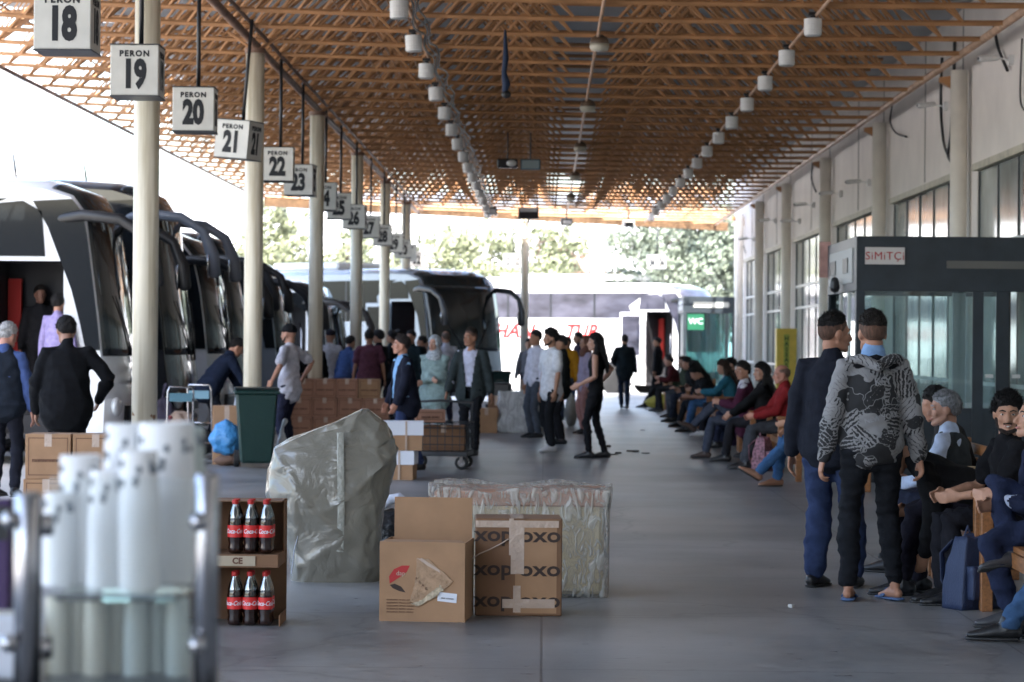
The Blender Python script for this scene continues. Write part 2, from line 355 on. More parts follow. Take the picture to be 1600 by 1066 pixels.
# ------------------------------------------------------------------ round steel columns
def col_mat():
    m = bpy.data.materials.new('cream column paint'); m.use_nodes = True; N = m.node_tree.nodes; L = m.node_tree.links; b = N['Principled BSDF']
    tc = N.new('ShaderNodeTexCoord'); nz = N.new('ShaderNodeTexNoise'); nz.inputs['Scale'].default_value = 7; nz.inputs['Detail'].default_value = 8; L.new(tc.outputs['Object'], nz.inputs[0])
    sx = N.new('ShaderNodeSeparateXYZ'); L.new(tc.outputs['Object'], sx.inputs[0])
    mr = N.new('ShaderNodeMapRange'); mr.inputs[1].default_value = 0.5; mr.inputs[2].default_value = 1.1; mr.inputs[3].default_value = .14; mr.inputs[4].default_value = 0; L.new(sx.outputs[2], mr.inputs[0])
    ad = N.new('ShaderNodeMath'); ad.operation = 'ADD'; L.new(nz.outputs[0], ad.inputs[0]); L.new(mr.outputs[0], ad.inputs[1])
    r = N.new('ShaderNodeValToRGB'); r.color_ramp.elements[0].position = .715; r.color_ramp.elements[0].color = (.76, .70, .56, 1); r.color_ramp.elements[1].position = .74; r.color_ramp.elements[1].color = (.30, .15, .06, 1)
    L.new(ad.outputs[0], r.inputs[0]); 
    mp = N.new('ShaderNodeMapping'); mp.inputs['Scale'].default_value = (14, 14, .8); L.new(tc.outputs['Object'], mp.inputs[0]); n3 = N.new('ShaderNodeTexNoise'); n3.inputs['Scale'].default_value = 1; n3.inputs['Detail'].default_value = 8; L.new(mp.outputs[0], n3.inputs[0])
    r3 = N.new('ShaderNodeValToRGB'); r3.color_ramp.elements[0].position = .35; r3.color_ramp.elements[0].color = (.72, .68, .60, 1); r3.color_ramp.elements[1].position = .55; r3.color_ramp.elements[1].color = (1, 1, 1, 1); L.new(n3.outputs[0], r3.inputs[0])
    mxg = N.new('ShaderNodeMix'); mxg.data_type = 'RGBA'; mxg.blend_type = 'MULTIPLY'; mxg.inputs[0].default_value = 1; L.new(r.outputs[0], mxg.inputs[6]); L.new(r3.outputs[0], mxg.inputs[7]); L.new(mxg.outputs[2], b.inputs['Base Color']); b.inputs['Roughness'].default_value = .42; return m
M_col = col_mat()
colD = [23.7, 32.5, 41.4, 50.3, 59.2, 68.1]
where = ['nearest the camera with rust at its foot beside bay sign 19', 'rising behind the green wheeled bin beside bay sign 21', 'between bay signs 23 and 24',
         'behind bay sign 26 with a group of men at its foot', 'behind bay sign 28', 'last in the row behind bay sign 31']
for D, wl in zip([14.8]+colD, ['']+where):
    if not wl: continue
    c = empty('steel_column', (-3.7, D, 0), 0, 'round cream steel column, '+wl, 'column', 'steel columns along the bus bays')
    MB().lathe([(.118, 0), (.118, 5.17)], n=28).build('shaft', M_col, c, smooth=True)
    MB().lathe([(.135, 5.17), (.135, 5.235)], n=24).build('cap_plate', M_rust, c)
    MB().lathe([(.17, 0.001), (.17, .02)], n=24).build('base_plate', M_rust, c)
    sp_ = MB(); sp_.bar((0, 0, 5.2), (.35, 0, 5.4), .02, 5); sp_.bar((0, 0, 5.2), (-.35, 0, 5.45), .02, 5); sp_.build('brace', M_ochre, c)
c = empty('steel_column', (XX(819, 71), 71, 0), 0, 'thin cream column standing alone in mid platform behind the shrink-wrapped luggage', 'column')
MB().lathe([(.118, 0), (.118, 5.1)], n=24).build('shaft', M_col, c, smooth=True)
MB().lathe([(.135, 5.1), (.135, 5.2)], n=24).build('cap_plate', M_rust, c)
f_ = empty('floodlight', (XX(824, 70)+.0, 70, 4.9), 0, 'black floodlight on top of the lone mid-platform column', 'floodlight')
MB().box((-.28, -.1, 0), (.28, .14, .32)).build('housing', M_black, f_, bevel=.02)
MB().box((-.24, -.112, .2), (.24, -.102, .3)).build('lens', M_alu, f_)
MB().bar((0, 0, -.1), (0, 0, 0), .03).build('bracket', M_black, f_)

# ------------------------------------------------------------------ numbered bay signs
M_sign = mat('off white sign panel', (.60, .585, .53), .5, var=.08, vscale=5)
M_signink = mat('black sign lettering', (.010, .011, .014), .7)
signs = [(18, 97, 19.4, 0), (19, 208, 23.0, 1), (20, 299, 26.8, 2), (21, 368, 30.7, -17), (22, 430, 35.0, 3), (23, 465, 38.4, -3), (24, 502, 42.7, 2), (25, 526, 45.7, 4), (26, 551, 49.5, -2),
         (27, 574, 53.8, 0), (28, 595, 58.0, 3), (29, 614, 62.6, -2), (30, 627, 66.4, 3), (31, 636, 69.4, 0), (32, 650, 74.3, -3), (33, 799, 80.5, 45), (34, 1024, 80.5, 45)]
for n, px, D, rz in signs:
    zc_ = 3.93 if n < 33 else 4.1; hs = .215
    s0 = empty('bay_sign', (XX(px, D)+.02, D, zc_), R(rz), 'hanging white cube sign reading PERON %d' % n, 'bay sign', 'numbered signs hanging above the bus bays')
    if n == 21: s0.rotation_euler[1] = R(5)
    MB().box((-hs, -hs, -hs-.01), (hs, hs, hs+.01)).build('sign_box', M_sign, s0, bevel=.006)
    MB().box((-hs-.006, -hs-.006, -hs-.02), (hs+.006, hs+.006, -hs-.0102)).build('bottom_rim', M_dark, s0)
    MB().box((-hs-.006, -hs-.006, hs+.0102), (hs+.006, hs+.006, hs+.02)).build('top_rim', M_dark, s0)
    hp = zb(-3.7)-zc_ if n < 33 else 5.15-zc_
    MB().bar((.03, 0, hs), (.03, 0, hp), .022, 8).build('hanging_pole', M_black, s0, smooth=True)
    for yaw, on in ((0, 1), (R(90), 1), (R(-90), n >= 33)):
        if not on: continue
        d = Matrix.Rotation(yaw, 4, 'Z')
        text('lettering', 'PERON', .072, M_signink, d @ face_M((0, -hs-.002, .145)), s0, bold=.0035, sx=1.0, space=1.25)
        text('lettering', str(n), .335, M_signink, d @ face_M((0, -hs-.002, -.045)), s0, bold=.019, sx=.64)
# ------------------------------------------------------------------ roof lamps
def lamp_proto():
    l = empty('roof_lamp'); MB().lathe([(.0, .0), (.085, 0), (.1, .012), (.1, .06), (.096, .064), (.1, .068), (.1, .12), (.096, .124), (.1, .128), (.1, .185), (.09, .19), (.0, .19)], n=20).build('housing', M_white, l)
    MB().lathe([(.088, -.006), (.088, .001)], n=20).build('lens', mat('lamp lens', (.35, .35, .33), .3), l)
    g = MB(); g.bar((0, 0, .19), (0, 0, .25), .03, 8); g.box((-.05, -.05, .225), (.05, .05, .26)); g.build('mount', M_black, l); return l
lp = lamp_proto(); ords = ['first', 'second', 'third', 'fourth', 'fifth', 'sixth', 'seventh', 'eighth', 'ninth', 'tenth', 'eleventh', 'twelfth', 'thirteenth', 'fourteenth', 'fifteenth', 'sixteenth']
first = True
for side, x, D0, nn, name in ((0, -1.58, 27.4, 15, 'left'), (1, 2.98, 28.7, 15, 'right')):
    for i in range(nn):
        l = lp if first else copy_tree(lp); first = False
        D = D0+i*3.1; l.location = (x, D, zb(x)-.34+(.06 if side else 0)); l.rotation_euler = (0, R(random.uniform(-4, 4)) if side == 0 else 0, 0)
        tag(l, 'white ribbed drum lamp, %s from the camera in the %s roof row' % (ords[i], name), 'roof lamp', 'drum lamps under the canopy')
for i in range(5):
    l = empty('dome_lamp', (.64, 31+i*8.2, zb(.64)-.17), 0, 'round dome lamp half brown half cream, %s from the camera on the middle pipe' % ords[i], 'dome lamp', 'dome lamps on the middle pipe')
    MB().lathe([(.04, .14), (.09, .11), (.115, .06), (.115, .03)], n=20).build('cap', mat('brown lamp cap', (.12, .075, .045), .5), l, smooth=True)
    MB().lathe([(.118, .03), (.118, -.01), (.1, -.05), (.03, -.06)], n=20).build('diffuser', mat('cream lamp glass', (.5, .46, .36), .4), l, smooth=True)
# loose cables along the left lamp row
cbm = MB()
for k in range(3):
    pts = []
    for j in range(160):
        yj = 26+j*.31; dr = .10*abs(math.sin(yj*math.pi/3.1+k))
        pts.append((-1.5+.05*k+.03*math.sin(yj*2.3+k), yj, zb(-1.5)-.08-dr*(.6+.4*math.sin(yj*.7+k*2))))
    cbm.tube(pts, [.012]*len(pts), 5, caps=False)
tag(cbm.build('cable_bundle', M_black), 'loose black cables drooping along the left row of drum lamps', 'cable')

# ------------------------------------------------------------------ terminal building
WX = 5.73
tb = empty('terminal_building', (WX, 0, 0), 0, 'long pale terminal wall with tall dark windows along the right of the platform', 'building')
pil = [2.4, 10.4, 18.4, 26.4, 34.6, 42.8, 51.0, 59.2, 66.6, 73.4]; WE = 77.5
HD = 3.88
wl = MB(); wl.box((0, -40, HD), (.3, WE, 6.6)); wl.box((0.012, -40, 0), (.3, WE, .35))
wl.box((0.006, -40, .35), (.3, 1.85, HD))
for i, p in enumerate(pil): wl.box((.005, p-.55, .35), (.3, p+.55, HD))
wl.box((.005, WE-.5, .35), (.3, WE, HD)); wl.box((.3, WE-.3, 0), (12, WE, 6.6)); wl.build('wall', M_wallw, tb)
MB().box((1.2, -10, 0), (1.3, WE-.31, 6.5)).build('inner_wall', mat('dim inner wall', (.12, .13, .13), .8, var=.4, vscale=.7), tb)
jt = MB()
for p in pil: jt.box((-.012, p+.62, HD+.12), (.0, p+.66, 6.3)); jt.box((-.012, p+4.1, HD+.12), (0, p+4.13, 6.3))
jt.build('wall_joint', mat('grey joint', (.28, .27, .25), .8), tb)
for p in pil[1:]:
    MB().lathe([(.115, 0), (.115, 5.25)], c=(-.16, p, 0), n=20).build('column', mat('pale wall column paint', (.78, .74, .66), .5, var=.08, vscale=3), tb, smooth=True)
    MB().bar((-.2, p+.32, 0), (-.2, p+.32, 4.9), .022, 6).build('drain_pipe', M_rust, tb)
    MB().prism([(0, 4.95), (0, 5.24), (-.36, 5.2), (-.36, 5.14)], p+.4, p+.52).build('roof_bracket', M_ochre, tb)
for i in range(len(pil)):
    a = pil[i]+.56; b = (pil[i+1] if i+1 < len(pil) else WE)-.56
    if i+1 == len(pil): b = WE-.51
    wf = empty('window', (0, 0, 0)); wf.parent = tb
    MB().box((.032, a, .36), (.045, b, HD-.03)).build('pane', M_wglass, wf)
    fm = MB(); n = max(2, int((b-a)/1.35)); 
    for k in range(n+1):
        yk = a+.03+(b-a-.06)*k/n; fm.box((.014, yk-.022, .36), (.031, yk+.022, HD-.03))
    fm.build('mullion', M_dark, wf)
    tr = MB(); tr.box((.006, a, 2.82), (.0305, b, 2.88)); tr.box((.006, a, 2.34), (.0305, b, 2.39)); tr.box((.006, a, 1.02), (.0305, b, 1.07)); tr.build('transom', M_alu, wf)
    MB().box((-.06, a-.1, HD-.02), (.02, b+.1, HD+.07)).build('lintel', M_beige, wf)
# entrance doors between the nearer pilasters, dark frames
def entrance(y0, y1, label, xo):
    e = empty('glass_booth', (xo, y0, 0), 0, label, 'booth'); W_ = WX-.02-xo; L_ = y1-y0; return e, W_, L_
def booth(xo, y0, y1, H, base, head, label, gm=None):
    gm = gm or M_glass
    e, W_, L_ = entrance(y0, y1, label, xo); t = .1
    f = MB()
    for (x, y_) in ((0, 0), (W_-t, 0), (0, L_-t), (W_-t, L_-t)): f.box((x, y_, 0), (x+t, y_+t, head))
    f.box((0, 0, head), (W_, t, H)); f.box((0, t, head), (t, L_, H)); f.box((t, L_-t, head), (W_, L_, H)); f.box((t, t, H-.06), (W_, L_-t, H-.002)); f.build('frame', M_slate, e, bevel=.006)
    b_ = MB(); b_.box((t, .012, 0), (W_-t, .05, base)); b_.build('base_panel', M_slate, e)
    MB().box((t, .03, base), (W_-t, .045, head)).build('front_pane', gm, e)
    g = MB(); g.box((.03, t, .05), (.045, L_*.55, head)); g.build('side_pane', gm, e)
    MB().box((.03, L_-t, base), (W_-t, L_-t+.01, head)).build('rear_pane', gm, e)
    s_ = MB(); s_.box((.01, L_*.3, 0), (.07, L_*.3+.05, head)); s_.box((.01, L_*.57, 0), (.07, L_*.57+.06, head)); s_.box((.01, t, 1.0), (.06, L_*.55, 1.05)); s_.build('door_frame', M_alu, e)
    tp = MB(); tp.box((-.012, .3, head+.1), (0, L_-.3, H-.12)); tp.build('side_panel', mat('pale side panel', (.34, .36, .36), .5), e)
    MB().box((-.022, .7, head+.22), (-.012, 1.15, H-.22)).build('vent', M_black, e); MB().box((-.022, 1.9, head+.22), (-.012, 2.5, H-.22)).build('vent', M_black, e)
    st = MB(); st.box((W_*.45, -.012, head+(H-head)*.42), (W_-.15, 0, head+(H-head)*.56)); st.build('header_strip', mat('faded strip', (.13, .13, .12), .5), e)
    return e, W_, L_
bt, W_, L_ = booth(XX(1337, 28.6), 28.6, 31.5, 2.75, .84, 2.14, 'dark grey glass entrance booth with SiMiTÇi sign on its header')
sg = empty('shop_sign', (XX(1381, 28.6)-bt.location.x, -.03, 0)); sg.parent = bt
zS = at(1381, 400, 28.6).z
MB().box((-.22, -.0, zS-.095), (.22, .015, zS+.095)).build('sign_board', mat('white sign board', (.62, .6, .58), .5), sg)
text('lettering', 'SiMiTÇi', .125, M_red, face_M((0, -.002, zS-.005)), sg, bold=0, sx=1.0, space=1.1)
ip = MB(); ip.box((1.13, .3, .85), (1.27, .38, 2.13)); ip.build('inner_post', mat('pale grey post', (.42, .44, .44), .6), bt)
for xa, xb in ((1.30, 1.42), (1.56, 1.70), (1.98, W_-.101)): MB().box((xa, -.004, .002), (xb, .029, 2.139)).build('door_stile', M_slate, bt)
for xa in (1.44, 1.74): MB().box((xa, -.02, 1.18), (xa+.09, -.005, 1.22)).build('door_handle', M_alu, bt)
for y_, pxx in ((0, 0),):
    cm = MB(); cm.tube([(-.08, 1.4, 2.2), (-.08, 1.4, 2.28)], [.06, .05], 10); cm.build('dome_camera', M_black, bt)
# pink sign beside the booth
MB().box((-.10, 2.93, 2.36), (.04, 2.97, 2.80)).build('side_sign', mat('faded pink sign', (.5, .3, .27), .6, var=.3, vscale=6), bt)
bt2, W2_, L2_ = booth(XX(1066, 77.0), 76.5, 79.5, 2.95, .3, 2.45, 'small grey glass booth with green WC sign at the far end', glass('teal booth glass', (.42, .58, .58), .88))
MB().box((.12, -.03, 1.95), (.62, -.014, 2.42)).build('sign_board', mat('green sign', (.004, .10, .05), .5), bt2)
text('lettering', 'WC', .25, mat('pale lettering', (.6, .75, .7), .5), face_M((.37, -.034, 2.2)), bt2, bold=.003)
MB().box((.3, -.02, 2.62), (W2_-.2, -.002, 2.78)).build('header_panel', mat('pale header panel', (.45, .47, .44), .5), bt2)
# security cameras, wires on the wall
def cctv(y, z, label, dx=-.0):
    c = empty('security_camera', (WX, y, z), 0, label, 'security camera', 'security cameras on the terminal wall')
    MB().box((-.06, -.05, -.06), (0, .05, .06)).build('wall_box', M_white, c)
    MB().bar((-.06, 0, .0), (-.22, 0, .03), .012).build('arm', M_white, c)
    b_ = MB(); b_.tube([(-.2, .02, .03), (-.42, -.1, .0)], [.038, .042], 10); b_.build('camera_body', M_white, c, smooth=True)
    MB().tube([(-.42, -.1, 0), (-.435, -.108, 0)], [.03, .028], 10).build('lens', M_black, c)
for y_, z_, s_ in ((36.6, 4.95, 'nearest the camera, beside the hanging black cables'), (31.5, 5.05, 'grey box high on the wall above the near windows'), (45.2, 4.4, 'above the third window bay'), (49.5, 4.45, 'pair member left of the thick column'), (54.5, 4.5, 'above the far windows'),
                   (57.5, 4.3, 'low above the far windows'), (63.5, 4.6, 'small and far, near a drooping wire'), (70, 4.4, 'farthest along the wall')):
    cctv(y_, z_, 'small white camera on an arm, '+s_)
def wire(pts, r, label, name='hanging_cable'):
    P = [Vector(p) for p in pts]; out = []
    for i in range(len(P)-1):
        p0, p1, p2, p3 = P[max(i-1, 0)], P[i], P[i+1], P[min(i+2, len(P)-1)]
        for k in range(8):
            t = k/8; out.append(.5*((2*p1)+(p2-p0)*t+(2*p0-5*p1+4*p2-p3)*t*t+(3*p1-p0-3*p2+p3)*t**3))
    out.append(P[-1]); m = MB(); m.tube(out, [r]*len(out), 6, caps=False); return tag(m.build(name, M_black, smooth=True), label, 'cable', 'cables hanging on the terminal wall')
WC_ = WX-.05
def wpt(px, py):     # point on the wall plane seen at a pixel
    d = ray(px, py); return Vector((0, 0, CAM_H))+d*(WC_/d.x)
wire([wpt(1472, 90), wpt(1470, 150), wpt(1472, 200), wpt(1478, 235), wpt(1495, 262), wpt(1505, 265)], .022, 'thick black cable looping down beside the near pilaster to the window head')
wire([wpt(1492, 60), wpt(1490, 130), wpt(1486, 210), wpt(1482, 245), wpt(1498, 263)], .025, 'straight black cable hanging next to the looped one')
wire([wpt(1553, 40), wpt(1560, 75), wpt(1574, 110)], .022, 'black cable curving down to the grey box at top right')
wire([wpt(1394, 165), wpt(1391, 190), wpt(1400, 208), wpt(1416, 214)], .014, 'short black cable drooping to the nearest white camera')
wire([wpt(1270, 255), wpt(1268, 280), wpt(1275, 300)], .018, 'black cable on the wall left of the thick column')
wire([wpt(1160, 335), wpt(1158, 370), wpt(1165, 395)], .014, 'thin black cable at the far end of the wall')
wire([wpt(1597, 60), wpt(1594, 150), wpt(1600, 172)], .012, 'thin wire at the right edge of the picture')

# scale machine
D = 55.0
sc_ = empty('weighing_machine', (XX(1229, D), D, 0), 0, 'tall yellow coin weighing machine with HASSAS TARTI down its front', 'weighing machine')
My = mat('yellow machine paint', (.80, .58, .10), .5, var=.1)
MB().box((-.22, 0, .0), (.22, .28, 1.88)).build('cabinet', My, sc_, bevel=.02)
MB().box((-.24, -.45, 0), (.24, 0, .09)).build('foot_plate', M_dark, sc_, bevel=.01)
MB().box((-.055, -.012, .3), (.055, -.002, 1.75)).build('strip', mat('green yellow strip', (.42, .45, .08), .5), sc_)
for k, ch in enumerate('HASSAS TARTI'):
    if ch != ' ': text('lettering', ch, .13, mat('dark green ink', (.01, .06, .02), .6), face_M((0, -.016, 1.66-k*.115)), sc_, bold=.003)

# ------------------------------------------------------------------ buses (nose at local x = 0, body towards -x, door side at -y)
def bus(label, loc, rz, body, H=3.6, L=12.0, Wd=2.5, rake=1.0, door=True, side_white_top=True, name_txt=None, front_txt=None, mirror=M_black, wb=1.75, glass_m=M_bglass, plate=None):
    e = empty('coach', loc, rz, label, 'bus', 'coaches parked at the bus bays')
    h = Wd/2
    prof = [(-.12, .30), (-.02, .45), (0, .9), (-.02, 1.15), (-.06, 1.38), (-.12*rake, 1.9), (-.21*rake, 2.5), (-.34*rake, H-.55), (-.56*rake, H-.22), (-1.0*rake, H-.06), (-1.9, H),
            (-L*.5, H), (-L+.35, H-.02), (-L+.08, H-.3), (-L, 1.6), (-L, .35)]
    NP = len(prof); NV = 14
    def P(u, v, off=0):      # u: float index along the profile, v in -1..1 across
        u = max(0, min(NP-1.0001, u)); i = int(u); t = u-i
        x = prof[i][0]*(1-t)+prof[i+1][0]*t; z = prof[i][1]*(1-t)+prof[i+1][1]*t
        dx = prof[i+1][0]-prof[i][0]; dz = prof[i+1][1]-prof[i][1]; l = math.hypot(dx, dz); nx, nz = dz/l, -dx/l
        fr = max(0, min(1, (x+1.6)/1.6)); x -= fr*(.24*abs(v)**3.2)
        top = max(0, min(1, (z-(H-.5))/.5)); z -= top*.16*abs(v)**7
        vy = v*h
        return Vector((x+nx*off, vy, z+nz*off))
    us = [i+k*.25 for i in range(NP-1) for k in range(4)]+[NP-1]
    vsn = [-1, -.985, -.95, -.88, -.75, -.5, -.25, 0, .25, .5, .75, .88, .95, .985, 1]
    m = MB(); vv = [P(u, v) for u in us for v in vsn]; n = len(vsn)
    m.add(vv, [(i*n+j, i*n+j+1, (i+1)*n+j+1, (i+1)*n+j) for i in range(len(us)-1) for j in range(n-1)])
    # sides; the door side has a real doorway cut from below
    edge = [P(u, -1) for u in us]
    dx0, dx1, dz = -.80, -1.75, 2.72
    if door: side = edge+[Vector((dx1, -h, .35)), Vector((dx1, -h, dz)), Vector((dx0, -h, dz)), Vector((dx0, -h, .35))]
    else: side = edge
    m.add(side, [tuple(range(len(side)))]); e2 = [P(u, 1) for u in us]; m.add(e2, [tuple(range(len(e2)))])
    if door:   # stepwell: back wall, side walls, ceiling, steps
        m.cur = 1
        y0, y1 = -h, -.15
        m.add([(dx0, y0, .35), (dx0, y1, .35), (dx0, y1, dz), (dx0, y0, dz)], [(0, 1, 2, 3)])
        m.add([(dx1, y0, .35), (dx1, y1, .35), (dx1, y1, dz), (dx1, y0, dz)], [(0, 1, 2, 3)])
        m.add([(dx0, y1, .35), (dx1, y1, .35), (dx1, y1, dz), (dx0, y1, dz)], [(0, 1, 2, 3)])
        m.add([(dx0, y0, dz), (dx0, y1, dz), (dx1, y1, dz), (dx1, y0, dz)], [(0, 1, 2, 3)])
        for k in range(3): m.box((dx1+.01, y0+.02+k*.3, .35), (dx0-.01, y1-.01, .42+k*.24))
    b = m.build('body', [body, mat('dark bus interior', (.02, .02, .024), .7)], e)
    shade_auto(b, 35)
    # windscreen and upper glass
    def strip(u0, u1, v0, v1, off, name, mm, nu=14, nv=12):
        q = MB(); N2 = nv+1
        for i in range(nu+1):
            for j in range(nv+1): q.v.append(tuple(P(u0+(u1-u0)*i/nu, v0+(v1-v0)*j/nv, off)))
        q.n = len(q.v); q.f = [(i*N2+j, i*N2+j+1, (i+1)*N2+j+1, (i+1)*N2+j) for i in range(nu) for j in range(nv)]; q.mi = [0]*len(q.f)
        o_ = q.build(name, mm, e, smooth=True); md = o_.modifiers.new('thickness', 'SOLIDIFY'); md.thickness = .012; md.offset = -1; return o_
    strip(4.15, 7.15, -.975, .975, .014, 'windscreen', glass_m)
    strip(7.2, 8.75, -.955, .955, .014, 'upper_windscreen', glass_m)
    for s_ in (-1, 1):
        eg = [P(u, 1) for u in np.linspace(4.3, 7.9, 10)]
        qg = [(g_.x, g_.z) for g_ in eg]+[(-1.22, H-.36), (-1.02, H-.7), (-.70, 2.35), (-.58, 1.9), (-.50, P(4.3, 1).z)]
        q = MB(); q.prism(qg, s_*(h+.002), s_*(h+.012)); q.build('quarter_window', glass_m if glass_m is not M_bglass else M_sglass, e)
    strip(.75, 1.75, -.6, .6, .010, 'grille', M_black, 6, 6)
    for v in (-1, 1):
        hl = MB(); c = P(2.1, v*.8); hl.ell((c.x+.0, c.y, .78), (.07, .22, .13), nu=14, nv=8); hl.build('headlight', mat('headlamp glass', (.55, .58, .6), .12, spec=.8), e, smooth=True)
        wi = MB(); a = P(4.0, v*.12, .03); c2 = P(5.6, v*.62, .035); wi.tube([a, (a+c2)/2+Vector((.02, 0, 0)), c2], [.018, .014, .01], 6); wi.build('wiper', M_black, e)
        # mirror arm: big horn reaching forward and down
        ma = MB(); yy = v*(h+.03)
        ma.tube([(-1.05, yy-v*.12, H-.62), (-.55, yy+v*.03, H-.55), (-.05, yy+v*.07, H-.60), (.28, yy+v*.06, H-.80), (.42, yy+v*.04, H-1.15), (.46, yy+v*.02, H-1.45)],
                [(.05, .06), (.055, .075), (.05, .075), (.04, .07), (.055, .10), (.045, .09)], 12, frame=(0, 1, 0)); mo = ma.build('mirror_arm', mirror, e, smooth=True)
        gl = MB(); gl.ell((.36, yy+v*.02, H-1.3), (.02, .10, .2), nu=12, nv=8); gl.build('mirror_glass', mat('mirror glass', (.5, .5, .5), .05, 1), mo, smooth=True)
    # side panels and glazing
    def side_panel(poly, y, name, mm, par=e, t=.012):
        q = MB(); s_ = -1 if y < 0 else 1
        q.prism(poly, y+s_*.002, y+s_*t); return q.build(name, mm, par)
    sg_ = [(-2.35, H-.75), (-1.9, H-.45), (-1.55, H-.33), (-L+1.2, H-.33), (-L+.6, H-.7), (-L+.6, wb), (-2.2, wb)]
    fw_ = [(-.72, 1.55), (-1.0, 1.5), (-1.06, dz-.0), (-1.05, H-.62), (-.95, H-.45), (-.86, H-.62)]
    for s_ in (-1, 1):
        side_panel(sg_, s_*h, 'side_window', glass_m if glass_m is not M_bglass else M_sglass)
        q = MB()
        for xw in (-3.6, -5.2, -6.8, -8.4, -10.0):
            if xw > -L+1: q.box((xw-.03, s_*(h+.012), wb+.01) if s_ > 0 else (xw-.03, -(h+.018), wb+.01), (xw+.03, s_*(h+.018), H-.34) if s_ > 0 else (xw+.03, -(h+.012), H-.34))
        q.build('window_bar', M_black, e)
        for xw, nm in ((-2.85, 'wheel'), (-L+3.3, 'wheel'), (-L+2.1, 'wheel')):
            wa = MB(); wa.prism([(xw+.62*math.cos(t_), .5+.62*math.sin(t_)) for t_ in np.linspace(-.3, math.pi+.3, 14)], s_*(h+.002), s_*(h+.008)); wa.build('wheel_arch', M_black, e)
            ty = MB(); ty.lathe([(.28, -.15), (.46, -.15), (.5, -.1), (.5, .1), (.46, .15), (.28, .15)], n=24); w_ = ty.build(nm, M_tyre, e, smooth=False)
            w_.matrix_local = Matrix.Translation((xw, s_*(h-.08), .5)) @ Matrix.Rotation(R(90), 4, 'X')
            rm = MB(); rm.lathe([(.06, -.14), (.27, -.12), (.28, -.15), (.28, .15), (.2, .1), (.08, .12)], n=20); rm.build('rim', M_steel, w_)
        if s_ > 0 or not door: side_panel([(-1.0, 1.5), (-1.9, 1.6), (-1.9, H-.7), (-1.0, H-.6)], s_*h, 'front_side_window', glass_m if glass_m is not M_bglass else M_sglass)
        else: side_panel([(-1.05, dz+.06), (-2.0, dz+.06), (-1.95, H-.42), (-1.35, H-.36), (-1.1, H-.5)], s_*h, 'front_side_window', glass_m if glass_m is not M_bglass else M_sglass)
    if door:   # the door leaf swung forward along the side
        dl = MB(); dl.prism([(dx1-.06, .42), (dx1-.86, .42), (dx1-.86, dz-.04), (dx1-.06, dz-.04)], -h-.16, -h-.12); d_ = dl.build('door', body, e, bevel=.01)
        dg_ = MB(); dg_.prism([(dx1-.14, 1.3), (dx1-.78, 1.3), (dx1-.78, dz-.14), (dx1-.14, dz-.14)], -h-.166, -h-.161); dg_.build('window', glass_m, d_)
        hr = MB(); hr.tube([(dx0-.12, -h+.1, .8), (dx0-.12, -h+.1, 1.9), (dx0-.2, -h+.3, 2.1)], [.018]*3, 8); hr.build('handrail', M_steel, e, smooth=True)
        cu = MB(); cu.box((dx1+.02, -.35, 1.2), (dx1+.2, -.25, 2.5)); cu.build('red_curtain', mat('red curtain', (.35, .02, .015), .8), e)
    # roof details
    ac = MB(); ac.box((-L*.62, -.8, H-.01), (-L*.38, .8, H+.2)); ac.build('roof_unit', M_white, e, bevel=.05)
    MB().tube([(-1.7, 0, H), (-1.75, 0, H+.35)], [.02, .008], 6).build('antenna', M_black, e)
    if name_txt:
        text('lettering', name_txt, .62, M_red, face_M((-5.2, -h-.006, wb-.42)), e, bold=.012, shear=.3, sx=1.1)
    if front_txt:
        text('lettering', front_txt[0], front_txt[1], front_txt[2], Matrix.Translation((.022, -.55, 1.2)) @ Matrix.Rotation(R(90), 4, 'Z') @ Matrix.Rotation(R(90), 4, 'X'), e, bold=.008, shear=.2)
    if plate:
        MB().box((.012, -.26, .52), (.025, .26, .63)).build('number_plate', M_paper, e)
    return e
BW = mat('white bus paint', (.70, .72, .74), .22, coat=.6, var=.03)
BK = mat('black bus paint', (.014, .015, .018), .18, coat=.8)
BS = mat('silver blue bus paint', (.33, .38, .44), .25, metal=.4, coat=.5)
BN = mat('dark blue bus paint', (.03, .04, .06), .2, coat=.8)
def bp(px, D, x=None): return (XX(px, D) if x is None else x, D+1.25, -.16)
bus('white coach nearest the camera, door open with a man in lilac climbing in', (-5.6, 34.0+1.25, -.16), R(0), BW, H=3.88, front_txt=('OZ', .34, M_ink), plate=1)
bus('tall black coach just behind the nearest white one', (-5.35, 38.0+1.25, -.16), 0, BK, H=4.1, mirror=mat('grey mirror shell', (.12, .13, .15), .35), front_txt=None, plate=1)
bus('white coach third along the bays with curved black mirror horns', (-5.25, 42.0+1.25, -.16), 0, BW, H=3.55)
bus('black coach fourth along the bays, man in pale shirt boarding it', (-5.3, 46.0+1.25, -.16), 0, BK, H=3.7)
bus('silver blue coach fifth along the bays behind the man in the grey T-shirt', (-4.95, 50.0+1.25, -.16), 0, BS, H=3.4)
bus('small white coach with black side windows between the fourth and fifth columns', (-4.85, 61.5+1.25, -.16), R(-4), BW, H=3.2, L=8.5)
def aim(px_nose, D, ang): return (XX(px_nose, D), D, -.16)
bus('silver coach with a big black windscreen turned towards the platform', (XX(738, 65.5), 65.5, -.16), R(-47), BS, H=3.6, L=12, wb=2.2, name_txt='Filife', front_txt=('Filife', .36, M_red), glass_m=mat('tinted bus glass', (.012, .016, .017), .06, spec=.45))
bw = bus('long white coach with red HAN TUR lettering standing across the far end', (XX(1112, 82.5), 82.5, -.16), R(-28), mat('bright white bus paint', (.78, .78, .78), .3, coat=.3), H=3.65, L=13, wb=2.5, glass_m=mat('curtain and sky reflection glass', (.055, .055, .075), .12, var=.6, vscale=1.1, spec=.5, stretch=(1, 1, 2.5)))  # lilac mottling in the window glass imitates reflected sky and curtains
